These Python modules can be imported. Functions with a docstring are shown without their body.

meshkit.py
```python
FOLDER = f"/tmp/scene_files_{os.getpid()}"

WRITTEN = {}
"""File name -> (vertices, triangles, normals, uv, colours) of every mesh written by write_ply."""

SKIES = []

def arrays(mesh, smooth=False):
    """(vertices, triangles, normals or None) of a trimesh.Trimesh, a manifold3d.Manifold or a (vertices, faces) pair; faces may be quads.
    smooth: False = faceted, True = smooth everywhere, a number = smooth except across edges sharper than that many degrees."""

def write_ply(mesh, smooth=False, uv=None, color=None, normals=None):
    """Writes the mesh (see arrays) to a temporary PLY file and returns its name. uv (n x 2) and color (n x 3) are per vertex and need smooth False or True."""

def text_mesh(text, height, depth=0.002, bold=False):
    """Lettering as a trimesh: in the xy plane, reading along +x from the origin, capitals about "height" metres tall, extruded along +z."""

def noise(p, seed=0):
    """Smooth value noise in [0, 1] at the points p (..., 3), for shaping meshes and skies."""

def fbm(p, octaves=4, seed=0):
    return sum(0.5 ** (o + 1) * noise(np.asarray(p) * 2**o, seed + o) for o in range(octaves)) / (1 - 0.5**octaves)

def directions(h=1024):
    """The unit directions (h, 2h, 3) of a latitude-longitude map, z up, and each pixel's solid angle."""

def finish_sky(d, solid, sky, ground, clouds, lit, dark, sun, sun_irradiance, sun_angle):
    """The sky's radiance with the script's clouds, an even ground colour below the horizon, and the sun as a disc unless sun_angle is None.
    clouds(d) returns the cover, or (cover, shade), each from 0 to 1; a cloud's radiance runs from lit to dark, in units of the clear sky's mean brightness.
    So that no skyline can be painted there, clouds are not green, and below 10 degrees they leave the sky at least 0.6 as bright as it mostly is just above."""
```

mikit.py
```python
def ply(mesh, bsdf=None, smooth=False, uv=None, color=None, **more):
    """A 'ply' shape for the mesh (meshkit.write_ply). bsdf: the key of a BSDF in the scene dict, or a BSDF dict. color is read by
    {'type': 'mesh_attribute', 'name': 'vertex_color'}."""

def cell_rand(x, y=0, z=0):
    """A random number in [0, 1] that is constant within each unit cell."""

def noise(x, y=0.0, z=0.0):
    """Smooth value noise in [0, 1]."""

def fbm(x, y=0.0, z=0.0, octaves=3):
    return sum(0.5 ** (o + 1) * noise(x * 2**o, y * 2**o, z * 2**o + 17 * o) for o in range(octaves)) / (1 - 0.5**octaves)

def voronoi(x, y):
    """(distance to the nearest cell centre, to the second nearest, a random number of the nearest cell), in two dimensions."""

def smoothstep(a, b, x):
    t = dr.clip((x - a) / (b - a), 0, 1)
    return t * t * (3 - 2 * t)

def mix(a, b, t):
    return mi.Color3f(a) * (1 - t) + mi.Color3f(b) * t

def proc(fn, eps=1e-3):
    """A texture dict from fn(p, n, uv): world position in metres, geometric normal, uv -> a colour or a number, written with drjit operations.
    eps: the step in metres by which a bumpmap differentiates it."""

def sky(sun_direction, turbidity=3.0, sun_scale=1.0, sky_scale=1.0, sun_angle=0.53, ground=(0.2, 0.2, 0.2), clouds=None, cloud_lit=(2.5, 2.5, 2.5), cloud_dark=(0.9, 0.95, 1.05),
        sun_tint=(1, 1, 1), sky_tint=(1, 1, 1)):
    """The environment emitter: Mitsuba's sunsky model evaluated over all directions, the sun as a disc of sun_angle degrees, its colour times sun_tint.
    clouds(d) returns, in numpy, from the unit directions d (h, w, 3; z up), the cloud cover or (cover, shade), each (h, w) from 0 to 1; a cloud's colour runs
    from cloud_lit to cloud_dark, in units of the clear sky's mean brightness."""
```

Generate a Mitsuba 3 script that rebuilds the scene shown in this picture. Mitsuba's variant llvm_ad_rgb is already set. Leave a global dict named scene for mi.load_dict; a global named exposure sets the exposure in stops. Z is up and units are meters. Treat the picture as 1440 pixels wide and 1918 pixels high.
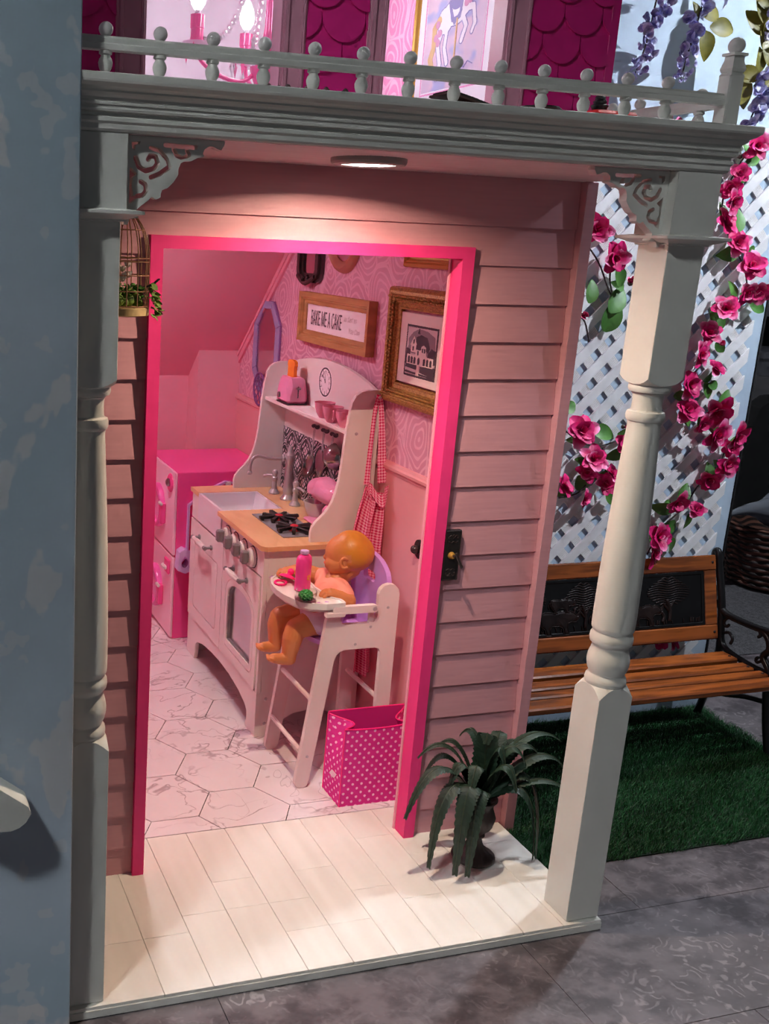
import math, random, numpy as np, trimesh, mitsuba as mi, mikit, meshkit, drjit as dr, manifold3d as m3
from shapely.geometry import Polygon, box as sbox, Point, LineString
from shapely import affinity, union_all
from mikit import noise, fbm, voronoi, smoothstep, mix, cell_rand
T = mi.ScalarTransform4f
rng = random.Random(7)
scene, labels = {}, {}

# ---------------------------------------------------------------- camera, light, exposure
CAM = np.array([-1.5895, -2.2254, 1.5456]); FPX, PPX = 1957.48, 342.33
YAW, PIT, ROL = 0.2955, 0.2570, -0.0394
_f = np.array([math.sin(YAW)*math.cos(PIT), math.cos(YAW)*math.cos(PIT), -math.sin(PIT)])
_r0 = np.array([math.cos(YAW), -math.sin(YAW), 0.0]); _d0 = np.cross(_f, _r0)
_dn = -math.sin(ROL)*_r0 + math.cos(ROL)*_d0
scene['camera'] = dict(type='perspective', fov=2*math.degrees(math.atan(720/FPX)), fov_axis='x', near_clip=0.05, far_clip=100.0,
    principal_point_offset_x=-(PPX-720)/1440,
    to_world=T().look_at(origin=CAM.tolist(), target=(CAM+_f).tolist(), up=(-_dn).tolist()))
exposure = 0.0
scene['ambient'] = dict(type='constant', radiance=dict(type='rgb', value=[0.090, 0.096, 0.104]))
scene['porch_spot'] = dict(type='spot', intensity=dict(type='rgb', value=[4.7, 3.65, 2.65]), cutoff_angle=81, beam_width=14,
    to_world=T().look_at(origin=[-0.632, -0.245, 1.690], target=[-0.632, -0.245, 0], up=[0, 1, 0]))
KEY = dict(pos=(-2.7, -1.9, 3.34), size=0.3, rad=(300, 314, 322))
OVER = dict(pos=(1.42, 0.50, 3.34), size=0.13, rad=(1350, 1470, 1580))
TRACK = dict(pos=(1.95, -.85, 3.1), aim=(0.95, .58, 1.66), power=(22, 24, 26.5))
ROOM_RAD = (160, 158, 168)      # kitchen ceiling lamp
BULB_RAD = (56, 62, 62)   # chandelier bulbs
PORCH_RAD = (9, 8, 7)     # the lit disc of the porch downlight

# ---------------------------------------------------------------- helpers
def lin(c):
    c = np.array(c, float)/255 if max(c) > 1 else np.array(c, float)
    return [float(x/12.92 if x <= .04045 else ((x+.055)/1.055)**2.4) for x in c]
def rgb(*c): return dict(type='rgb', value=lin(c))
def M(name, col, rough=.5, metal=0.0, spec=.5, coat=0.0, bump=None, bscale=1.0, **k):
    c = col if isinstance(col, dict) else rgb(*col)
    b = dict(type='principled', base_color=c, roughness=rough, metallic=metal, specular=spec, **k)
    if coat: b['clearcoat'] = coat; b['clearcoat_gloss'] = .9
    if bump is not None: b = dict(type='bumpmap', arbitrary=bump, scale=bscale, bsdf=b)
    scene['m_'+name] = dict(type='twosided', bsdf=b)
def put(key, mesh, mat, smooth=False, label=None, cat=None, group=None, kind=None, **kw):
    scene[key] = mikit.ply(mesh, ('m_'+mat if not mat.startswith('m_') else mat) if isinstance(mat, str) else mat, smooth=smooth, **kw)
    if label or kind: tag(key, label, cat, group, kind)
    return key
def tag(key, label=None, cat=None, group=None, kind=None):
    d = labels.setdefault(key, {})
    for n, v in (('label', label), ('category', cat), ('group', group), ('kind', kind)):
        if v: d[n] = v
    return key
def again(key, src, tw): scene[key] = {**scene[src], 'to_world': tw}
_cnt = {}
def num(base):
    n = _cnt.get(base, 0); _cnt[base] = n+1
    return base if n == 0 else f'{base}_{n:03d}'
def part(parent, name, mesh, mat, smooth=False, label=None, **kw):
    return put(num(f'{parent}__{name}'), mesh, mat, smooth, label, **kw)
cat = trimesh.util.concatenate
def bx(x0, x1, y0, y1, z0, z1, c=0.0):
    x0, x1 = sorted((x0, x1)); y0, y1 = sorted((y0, y1)); z0, z1 = sorted((z0, z1))
    if c <= 0:
        m = trimesh.creation.box([x1-x0, y1-y0, z1-z0]); m.apply_translation([(x0+x1)/2, (y0+y1)/2, (z0+z1)/2]); return m
    c = min(c, .49*min(x1-x0, y1-y0, z1-z0)); P = []
    for X, a in ((x0, 1), (x1, -1)):
        for Y, b in ((y0, 1), (y1, -1)):
            for Z, d in ((z0, 1), (z1, -1)):
                P += [(X, Y+b*c, Z+d*c), (X+a*c, Y, Z+d*c), (X+a*c, Y+b*c, Z)]
    return trimesh.convex.convex_hull(np.array(P))
def ext(poly, d):
    gs = getattr(poly, 'geoms', [poly])
    return cat([trimesh.creation.extrude_polygon(g, d, engine='earcut') for g in gs if g.area > 1e-9])
def XY(poly, z0, z1):
    m = ext(poly, z1-z0); m.apply_translation([0, 0, z0]); return m
def XZ(poly, y0, y1):
    m = ext(poly, y1-y0); v = m.vertices
    return trimesh.Trimesh(np.c_[v[:, 0], v[:, 2]+y0, v[:, 1]], m.faces[:, ::-1], process=False)
def YZ(poly, x0, x1):
    m = ext(poly, x1-x0); v = m.vertices
    return trimesh.Trimesh(np.c_[v[:, 2]+x0, v[:, 0], v[:, 1]], m.faces, process=False)
def lathe(prof, c=(0, 0, 0), n=32, axis='z'):
    p = np.array(prof, float); a = np.arange(n)*2*math.pi/n
    v = np.stack([p[:, None, 0]*np.cos(a), p[:, None, 0]*np.sin(a), np.repeat(p[:, 1:2], n, 1)], -1).reshape(-1, 3)
    i, j = np.meshgrid(np.arange(len(p)-1), np.arange(n), indexing='ij'); j2 = (j+1) % n
    q = np.stack([i*n+j, i*n+j2, (i+1)*n+j2, (i+1)*n+j], -1).reshape(-1, 4)
    f = np.vstack([q[:, [0, 1, 2]], q[:, [0, 2, 3]]])
    for row in (0, len(p)-1):
        if p[row, 0] < .0012:
            v[row*n:(row+1)*n] = [0, 0, p[row, 1]]; ids = np.arange(row*n+1, (row+1)*n); f = np.where(np.isin(f, ids), row*n, f)
    f = f[(f[:, 0] != f[:, 1]) & (f[:, 1] != f[:, 2]) & (f[:, 0] != f[:, 2])]
    m = trimesh.Trimesh(v, f, process=False); m.remove_unreferenced_vertices()
    if axis == 'x': m.vertices = m.vertices[:, [2, 0, 1]]
    if axis == 'y': m.vertices = m.vertices[:, [1, 2, 0]]
    m.apply_translation(c); return m
def tube(pts, r, n=8, cap=True):
    p = np.asarray(pts, float); r = np.broadcast_to(np.asarray(r, float), (len(p),)).copy()
    if cap:
        p = np.vstack([p[:1], p, p[-1:]]); r = np.r_[1e-5, r, 1e-5]
    t = np.gradient(p[1:-1] if cap else p, axis=0)
    if cap: t = np.vstack([t[:1], t, t[-1:]])
    t /= np.linalg.norm(t, axis=1, keepdims=True)+1e-12
    u = np.cross(t[0], [0, 0, 1.0] if abs(t[0][2]) < .9 else [1.0, 0, 0]); u /= np.linalg.norm(u)
    U = []
    for k in range(len(p)):
        u = u-t[k]*np.dot(u, t[k]); u /= np.linalg.norm(u)+1e-12; U.append(u)
    U = np.array(U); W = np.cross(t, U); a = np.arange(n)*2*math.pi/n
    v = p[:, None]+r[:, None, None]*(np.cos(a)[None, :, None]*U[:, None]+np.sin(a)[None, :, None]*W[:, None])
    i, j = np.meshgrid(np.arange(len(p)-1), np.arange(n), indexing='ij'); j2 = (j+1) % n
    q = np.stack([i*n+j, i*n+j2, (i+1)*n+j2, (i+1)*n+j], -1).reshape(-1, 4)
    return trimesh.Trimesh(v.reshape(-1, 3), np.vstack([q[:, [0, 1, 2]], q[:, [0, 2, 3]]]), process=False)
def spline(pts, n=8):
    p = np.asarray(pts, float); q = np.vstack([2*p[0]-p[1], p, 2*p[-1]-p[-2]]); out = []
    for k in range(1, len(q)-2):
        for s in np.arange(n)/n:
            a, b, c, d = q[k-1:k+3]
            out.append(.5*((2*b)+(c-a)*s+(2*a-5*b+4*c-d)*s*s+(3*b-a-3*c+d)*s**3))
    return np.array(out+[p[-1]])
def ball(c, r, n=2, s=(1, 1, 1)):
    m = trimesh.creation.icosphere(n, 1.0); m.vertices = m.vertices*np.array(s)*r+np.array(c); return m
def tm(v, f): return trimesh.Trimesh(np.array(v, float), np.array(f), process=False)
def mani(m): 
    m = trimesh.Trimesh(m.vertices, m.faces); m.merge_vertices()
    return m3.Manifold(m3.Mesh(np.array(m.vertices, np.float32), np.array(m.faces, np.uint32)))
def back(M_):
    q = M_.to_mesh(); return trimesh.Trimesh(q.vert_properties[:, :3], q.tri_verts, process=False)
def minus(a, *bs):
    A = mani(a)
    for b in bs: A = A-mani(b)
    return back(A)
def grid(F, nu, nv):
    u, v = np.meshgrid(np.linspace(0, 1, nu), np.linspace(0, 1, nv), indexing='ij')
    P = F(u, v).reshape(-1, 3); i, j = np.meshgrid(np.arange(nu-1), np.arange(nv-1), indexing='ij')
    q = np.stack([i*nv+j, (i+1)*nv+j, (i+1)*nv+j+1, i*nv+j+1], -1).reshape(-1, 4)
    return tm(P, np.vstack([q[:, [0, 1, 2]], q[:, [0, 2, 3]]]))
def moved(m, R=None, t=(0, 0, 0), s=1.0):
    m = m.copy(); v = m.vertices*s
    if R is not None: v = v@np.array(R).T
    m.vertices = v+np.array(t); return m
def rot(ax, deg): return trimesh.transformations.rotation_matrix(math.radians(deg), ax)[:3, :3]
def circ(x, y, r, n=32): return Polygon([(x+r*math.cos(a), y+r*math.sin(a)) for a in np.arange(n)*2*math.pi/n])
def ell(x, y, a, b, n=40): return Polygon([(x+a*math.cos(t), y+b*math.sin(t)) for t in np.arange(n)*2*math.pi/n])
def rrect(x0, x1, y0, y1, r): return sbox(x0+r, y0+r, x1-r, y1-r).buffer(r, 6)
def stroke(pts, w): return LineString(pts).buffer(w/2, 4)

# ---------------------------------------------------------------- materials
P = mikit.proc
M('white', P(lambda p, n, uv: mix(lin((206, 206, 199)), lin((216, 216, 209)), fbm(p.x*9, p.y*9, p.z*4))), .42, spec=.45)
M('white_gloss', (222, 219, 216), .25)
M('deck', P(lambda p, n, uv: mix(lin((226, 222, 214)), lin((238, 236, 230)), fbm(p.x*30, p.y*3, 1))), .38)
M('gap_dark', (40, 34, 34), .9)
M('hot_pink', P(lambda p, n, uv: mix(lin((222, 48, 118)), lin((230, 58, 126)), fbm(p.x*40, p.y*40, p.z*6))), .55, spec=.3)
M('clapboard', P(lambda p, n, uv: mix(lin((184, 128, 137)), lin((196, 141, 149)), fbm(p.x*14, p.y*14, p.z*170)*.7+.3*noise(p.x*3, p.z*3))), .55,
  bump=P(lambda p, n, uv: fbm(p.x*18, p.y*18, p.z*260)), bscale=.0006)
M('pink_sheath', (150, 96, 100), .8)
M('soffit', P(lambda p, n, uv: mix(lin((216, 196, 196)), lin((226, 208, 206)), fbm(p.x*6, p.y*60, 2))), .55)
M('inner_pink', (222, 152, 168), .6)
M('wainscot', (216, 146, 154), .55)
M('slope_pink', (226, 148, 168), .6)
def swirl(a, b):
    a = a/.120; b = b/.145
    a = a+.18*(noise(a*2.2, b*2.2, 3)-.5); b = b+.18*(noise(a*2.2, b*2.2, 9)-.5)
    d1, d2, w = voronoi(a, b)
    d = d1+.10*(noise(a*4, b*4, 5)-.5)
    s = dr.sin(d*2*math.pi*6.2)
    return dr.maximum(smoothstep(.25, .8, s), smoothstep(.07, .02, d2-d1))
M('wallpaper', P(lambda p, n, uv: mix(lin((204, 138, 164)), lin((222, 168, 188)), swirl(p.y, p.z))), .5)
M('wallpaper_up', P(lambda p, n, uv: mix(lin((240, 150, 196)), lin((250, 196, 222)), swirl(p.y, p.z))), .5)
M('lavender_wall', (222, 214, 222), .6)
M('magenta_shingle', P(lambda p, n, uv: mix(lin((188, 26, 110)), lin((204, 34, 122)), fbm(p.x*8, p.z*8))), .5)
M('mauve_trim', (196, 136, 156), .42)
def plaster(p, n, uv):
    base = mix(lin((146, 164, 176)), lin((160, 172, 184)), smoothstep(.3, .7, fbm(p.x*2.2, p.z*2.2, 4)))
    a = fbm(p.x*7+2.0*noise(p.x*3, p.z*2, 8), p.z*5, 1.5, octaves=5)
    m = smoothstep(.575, .60, a)*.75
    b = smoothstep(.70, .74, fbm(p.x*26, p.z*22, 7, octaves=3))*.45
    return mix(base, lin((182, 182, 184)), dr.minimum(m+b, 1.0))
M('blue_plaster', P(plaster), .6)
def vinyl(p, n, uv):
    a = fbm(p.x*2.4, p.y*3.2, 3, octaves=5); w = fbm(p.x*18, p.y*26, 6, octaves=5); f = fbm(p.x*110, p.y*130, 2, octaves=2)
    t = smoothstep(.50, .66, a)
    x, y = p.x/.10+.5*noise(p.x*22, p.y*22, 2), p.y/.10+.5*noise(p.x*22, p.y*22, 5)
    d1, d2, k = voronoi(x, y)
    curl = smoothstep(.1, .9, dr.sin(d1*26+6*noise(p.x*60, p.y*60, 4)))*smoothstep(.46, .66, fbm(p.x*48, p.y*48, 9))
    c = mix(lin((58, 53, 57)), lin((100, 93, 97)), smoothstep(.25, .75, w)*.8+.2*f)
    c = mix(c, lin((118, 111, 114)), t*.40)
    return mix(c, lin((150, 143, 146)), curl*(.12+.55*t))
M('vinyl', P(vinyl), .42)
def marble(p, n, uv):
    k = cell_rand(dr.floor(p.x*9), dr.floor(p.y*8), 3)*0
    q = fbm(p.x*6+4, p.y*6, 2, octaves=4)
    v = dr.abs(fbm(p.x*7+2*q, p.y*16+3*q, 5, octaves=4)-.5)
    v2 = dr.abs(fbm(p.x*13-2*q, p.y*9+2*q, 9, octaves=3)-.5)
    t = smoothstep(.030, .0, v)*smoothstep(.44, .62, fbm(p.x*4, p.y*5, 8))+.6*smoothstep(.022, .0, v2)*smoothstep(.5, .66, fbm(p.x*5, p.y*4, 3))
    return mix(mix(lin((224, 212, 218)), lin((236, 228, 232)), q), lin((150, 128, 136)), dr.minimum(t, 1)*.7)
M('marble', P(marble), .3)
M('panel_blue', P(lambda p, n, uv: mix(lin((170, 190, 210)), lin((188, 204, 220)), fbm(p.x*5, p.y*5, p.z*5))), .6)
M('lattice_white', P(lambda p, n, uv: mix(lin((222, 222, 226)), lin((236, 236, 238)), fbm((p.x+p.z)*20, (p.x-p.z)*20, 1))), .5)
M('lattice_rear', P(lambda p, n, uv: mix(lin((206, 204, 204)), lin((236, 236, 236)), smoothstep(-.5, .3, dr.sin((p.x+p.z)*2*math.pi/.0066)))), .5)
def woodf(c1, c2, sx, sy, sz, wob=.6):
    def f(p, n, uv):
        x, y, z = p.x*sx, p.y*sy, p.z*sz
        r = fbm(x, y, z, octaves=4); g = dr.sin((y+z)*2.2+r*9*wob)*.5+.5
        return mix(lin(c1), lin(c2), g*.6+r*.4)
    return P(f)
M('counter_wood', woodf((216, 166, 120), (226, 180, 136), 60, 9, 60), .35)
M('frame_wood', woodf((146, 96, 58), (170, 116, 72), 60, 8, 60), .45)
M('bench_wood', woodf((84, 38, 16), (148, 78, 32), 4, 40, 40, 1.6), .25, coat=.6)
M('iron', (17, 16, 18), .32, metal=.3)
M('bronze_relief', P(lambda p, n, uv: mix(lin((16, 14, 17)), lin((66, 48, 44)), fbm(p.x*30, p.z*30, 2)*.6)), .36, metal=.4)
M('gold', P(lambda p, n, uv: mix(lin((132, 94, 46)), lin((170, 128, 66)), smoothstep(.3, .7, fbm(p.x*240, p.y*240, p.z*240)))), .42, metal=.35)
M('gold_plain', (178, 134, 62), .35, metal=.5)
M('dark_frame', (40, 28, 28), .3)
M('copper', (178, 116, 98), .35, metal=.5)
M('mat_board', (228, 210, 206), .8); M('paper', (236, 228, 232), .8); M('ink', (62, 48, 58), .8); M('ink_mid', (132, 112, 122), .8); M('ink_light', (196, 178, 182), .8)
M('black', (14, 13, 14), .4); M('black_matte', (9, 9, 10), .8)
M('kitchen_white', (228, 220, 218), .4); M('kitchen_groove', (196, 164, 166), .6)
M('sink_white', (226, 220, 226), .35)
M('grey_plate', (120, 118, 124), .4)
M('steel', (186, 182, 186), .32, metal=.45); M('chrome', (150, 144, 146), .12, metal=1.0); M('mirror', (205, 192, 198), .05, metal=1.0)
M('knob_grey', (112, 106, 110), .45)
M('red', (176, 20, 40), .4)
M('toy_pink', (232, 146, 186), .25, coat=.5); M('mug_pink', (228, 142, 168), .35)
M('bread', (238, 132, 40), .6)
M('laundry_pink', (236, 74, 148), .35); M('laundry_front', (244, 196, 216), .35); M('ring_pink', (246, 104, 186), .3)
M('lilac', (196, 140, 214), .4); M('lilac_pale', (206, 176, 226), .4); M('chair_white', (226, 208, 206), .4)
M('mirror_purple', (146, 134, 178), .4); M('net_purple', (120, 70, 126), .5)
M('skin', P(lambda p, n, uv: mi.Color3f(*lin((222, 132, 74)))+0*p.x), .42)
M('doll_paint', dict(type='mesh_attribute', name='vertex_color'), .4)
M('shirt', (240, 156, 136), .85); M('diaper', (226, 206, 222), .85)
M('bottle_pink', (240, 66, 158), .3); M('rattle_pink', (246, 40, 130), .35); M('green_peas', P(lambda p, n, uv: mix(lin((18, 92, 40)), lin((60, 158, 70)), fbm(p.x*260, p.y*260, p.z*260))), .5)
M('orange_print', (240, 150, 60), .6)
scene['m_clear'] = dict(type='dielectric', int_ior=1.45)
def dots(p, n, uv):
    h = dr.select(dr.abs(n.x) > dr.abs(n.y), p.y, p.x); s = .0135
    a, b = h/s, p.z/s
    def d(a, b):
        fa, fb = a-dr.floor(a)-.5, b-dr.floor(b)-.5
        return fa*fa+fb*fb
    q = dr.minimum(d((a+b)*.5, (a-b)*.5), 9)
    return mix(lin((206, 42, 134)), lin((250, 178, 216)), smoothstep(.052, .036, q))
M('polka', P(dots), .8); M('bag_inside', (196, 26, 116), .85)
def gingham(p, n, uv):
    s = .0092; a, b = uv.x/s, uv.y/s
    u = smoothstep(.42, .58, a-dr.floor(a)); v = smoothstep(.42, .58, b-dr.floor(b))
    return mix(lin((204, 16, 98)), lin((248, 184, 210)), (u+v)*.5)
M('gingham', P(gingham), .9)
def damask(p, n, uv):
    sy, sz = .128, .118
    a, b = p.y/sy, p.z/sz
    def cell(a, b):
        fa, fb = dr.abs(a-dr.floor(a)-.5)*2, dr.abs(b-dr.floor(b)-.5)*2
        m = dr.power(fa, 1.3)+dr.power(fb, 1.25); star = fa*fb
        t = dr.abs(fa-fb)
        o = smoothstep(.05, .025, dr.abs(m-.93))+smoothstep(.045, .02, dr.abs(m-.75))
        inner = smoothstep(.50, .46, m)*smoothstep(.035, .07, star)*smoothstep(.03, .07, t)+smoothstep(.22, .19, m)*smoothstep(.02, .05, t)
        return dr.minimum(o+inner, 1.0)
    q = dr.maximum(cell(a, b), cell(a+.5, b+.5)*smoothstep(.98, 1.0, 1.0))
    rows = dr.select(dr.abs(a-dr.floor(a)-.5)+dr.abs(b-dr.floor(b)-.5) < .5, cell(a, b), cell(a+.5, b+.5))
    return mix(lin((30, 22, 30)), lin((222, 200, 212)), rows)
M('damask', P(damask), .45)
M('turf_base', (10, 30, 16), .95)
M('grass', dict(type='mesh_attribute', name='vertex_color'), .55)
M('fern', dict(type='mesh_attribute', name='vertex_color'), .55)
M('urn', P(lambda p, n, uv: mix(lin((24, 18, 18)), lin((52, 38, 38)), fbm(p.x*40, p.y*40, p.z*12))), .5)
M('petal', dict(type='mesh_attribute', name='vertex_color'), .55)
M('leaf', P(lambda p, n, uv: mix(lin((38, 84, 34)), lin((82, 128, 54)), fbm(p.x*22, p.y*22, p.z*22))), .45)
M('leaf_olive', P(lambda p, n, uv: mix(lin((84, 84, 24)), lin((122, 112, 40)), fbm(p.x*40, p.y*40, p.z*40))), .45)
M('stem', (40, 30, 30), .7)
M('cage_wire', (176, 132, 104), .3, metal=.7); M('cage_base', (176, 150, 104), .5); M('white_flower', (236, 226, 214), .7)
M('moss', P(lambda p, n, uv: mix(lin((28, 48, 16)), lin((110, 140, 44)), fbm(p.x*90, p.y*90, p.z*90))), .8)
M('lamp_rim', (150, 140, 140), .4)
M('carpet', P(lambda p, n, uv: mix(lin((34, 34, 36)), lin((84, 82, 86)), noise(p.x*260, p.y*260, 1)*.6+.4*noise(p.x*90, p.y*90, 4))), .95)
M('wicker', P(lambda p, n, uv: mix(lin((26, 16, 14)), lin((92, 58, 46)), smoothstep(.2, .9, dr.sin(p.z*2*math.pi/.028+2*dr.sin(p.x*40+p.y*40))*.5+.5))), .6)
M('grey_fabric', P(lambda p, n, uv: mix(lin((96, 96, 100)), lin((128, 126, 128)), fbm(p.x*7, p.y*7, p.z*7))), .9)
M('plush', (92, 96, 104), .95); M('shelf_grey', (140, 140, 148), .5); M('beige', (186, 160, 138), .8)
M('blue_box', (24, 60, 150), .5); M('yellow_box', (200, 150, 30), .5); M('brown_dark', (52, 32, 26), .6)
M('ceiling_dark', (60, 62, 66), .9); M('panel_frame', (200, 200, 204), .5)
M('crystal', (250, 226, 240), .08, spec=.9, coat=1.0); scene['m_cut_glass'] = dict(type='dielectric', int_ior=1.52); M('chand_pink', (246, 110, 170), .25); M('candle_white', (246, 236, 240), .4)
M('red_tray', (206, 40, 40), .4); M('art_bg', P(lambda p, n, uv: mix(mix(lin((206, 190, 216)), lin((228, 196, 210)), fbm(p.y*18, p.z*12, 2)), lin((172, 172, 214)), smoothstep(.5, .75, fbm(p.y*14, p.z*20, 7)))), .7)
M('art_line', (146, 138, 186), .7); M('art_white', (236, 230, 240), .7); M('art_pink', (206, 150, 184), .7); M('art_gold', (216, 182, 140), .7); M('border_pink', (226, 150, 196), .7)
def emit(rad): return dict(type='area', radiance=dict(type='rgb', value=list(map(float, rad))))

# ---------------------------------------------------------------- store shell
FZ = -.027
fb = put('floor', bx(-6, 7, -6, 8, FZ-.05, FZ-.003), 'gap_dark', kind='structure')
tag('floor', 'dark grey worn vinyl tile floor of the shop around the playhouse porch', kind='structure')
for r in range(-4, 4):
    y0 = -.39+.36*r; off = .2 if r % 2 == 0 else -.175
    for k in range(-3, 4):
        x0 = off+.75*k
        if x0 > 2.0 or x0+.75 < -1.9: continue
        part('floor', 'tile', bx(x0+.0008, x0+.7492, y0+.0008, y0+.3592, FZ-.004, FZ), 'vinyl')
put('carpet', bx(1.34, 7, .95, 8, FZ-.003, FZ+.004), 'carpet', label='speckled dark grey carpet of the shop behind the bench', kind='structure')
put('ceiling', bx(-6, 7, -6, 8, 3.40, 3.45), 'ceiling_dark', label='dark shop ceiling above the playhouse', kind='structure')
def ceiling_lamp(key, L, label):
    x, y, z = L['pos']; s = L['size']/2
    fr = minus(bx(x-s-.03, x+s+.03, y-s-.03, y+s+.03, z, 3.40), bx(x-s, x+s, y-s, y+s, z-.01, z+.03))
    put(key+'__frame', fr, 'panel_frame'); tag(key, label, 'ceiling light')
    d = bx(x-s+.002, x+s-.002, y-s+.002, y+s-.002, z+.012, z+.018)
    put(key+'__diffuser', d, 'panel_frame', emitter=emit(L['rad']))
ceiling_lamp('ceiling_light', KEY, 'square shop ceiling light out in front of the blue wall')
tp0, tp1 = np.array(TRACK['pos']), np.array(TRACK['aim']); td = (tp1-tp0)/np.linalg.norm(tp1-tp0)
scene['track_spot'] = dict(type='spot', intensity=dict(type='rgb', value=list(map(float, TRACK['power']))), cutoff_angle=29, beam_width=12, to_world=T().look_at(origin=(tp0+td*.075).tolist(), target=tp1.tolist(), up=[0, 0, 1]))
put('track_light__can', tube([tp0-td*.07, tp0-td*.068, tp0+td*.07], [.02, .042, .042], 24, False), 'black', 40); put('track_light__stem', tube([tp0-td*.03, tp0-td*.03+np.array([0, 0, 3.40-(tp0-td*.03)[2]])], .010, 10), 'black')
tag('track_light', 'black track spotlight on the shop ceiling aimed at the lattice', 'spotlight')
ceiling_lamp('ceiling_light_001', OVER, 'square shop ceiling light over the garden bench')
put('wall_left', bx(-4.2, -1.252, -.475, -.447, FZ, 3.2, .002), 'blue_plaster', label='blue grey wall with scraped plaster patches at the left', kind='structure')
rail = Polygon([(-1.346, .547), (-1.341, .533), (-1.350, .517), (-1.362, .507), (-1.378, .502), (-1.415, .505), (-2.6, 1.455), (-2.6, 1.552)])
put('handrail', XZ(rail, -.548, -.492), 'white', label='white sloping stair handrail end on the blue wall at lower left', cat='handrail')
put('handrail__bracket', bx(-1.62, -1.57, -.495, -.474, .68, .74, .003), 'white')

# ---------------------------------------------------------------- porch deck
tag('porch_deck', 'white painted plank floor of the playhouse porch', kind='structure')
put('porch_deck__base', bx(-1.252, .0455, -.430, .149, FZ, -.0145), 'gap_dark')
put('porch_deck__front_edge', bx(-1.252, .047, -.437, -.430, FZ+.001, -.0075, .001), 'white')
seams = [-1.252]+[-1.042+.1092*k for k in range(0, 10)]+[.0465]
rp = random.Random(3)
for a, b in zip(seams[:-1], seams[1:]):
    cuts = [-.4345]+sorted(rp.sample([-.30, -.25, -.13, -.08, -.19, .02], 2))+[.1475]
    if cuts[2]-cuts[1] < .1: cuts.pop(2)
    for y0, y1 in zip(cuts[:-1], cuts[1:]):
        part('porch_deck', 'plank', bx(a+.0005, b-.0005, y0+.0002, y1-.0002, -.0145, 0, .0007), 'deck')

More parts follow.
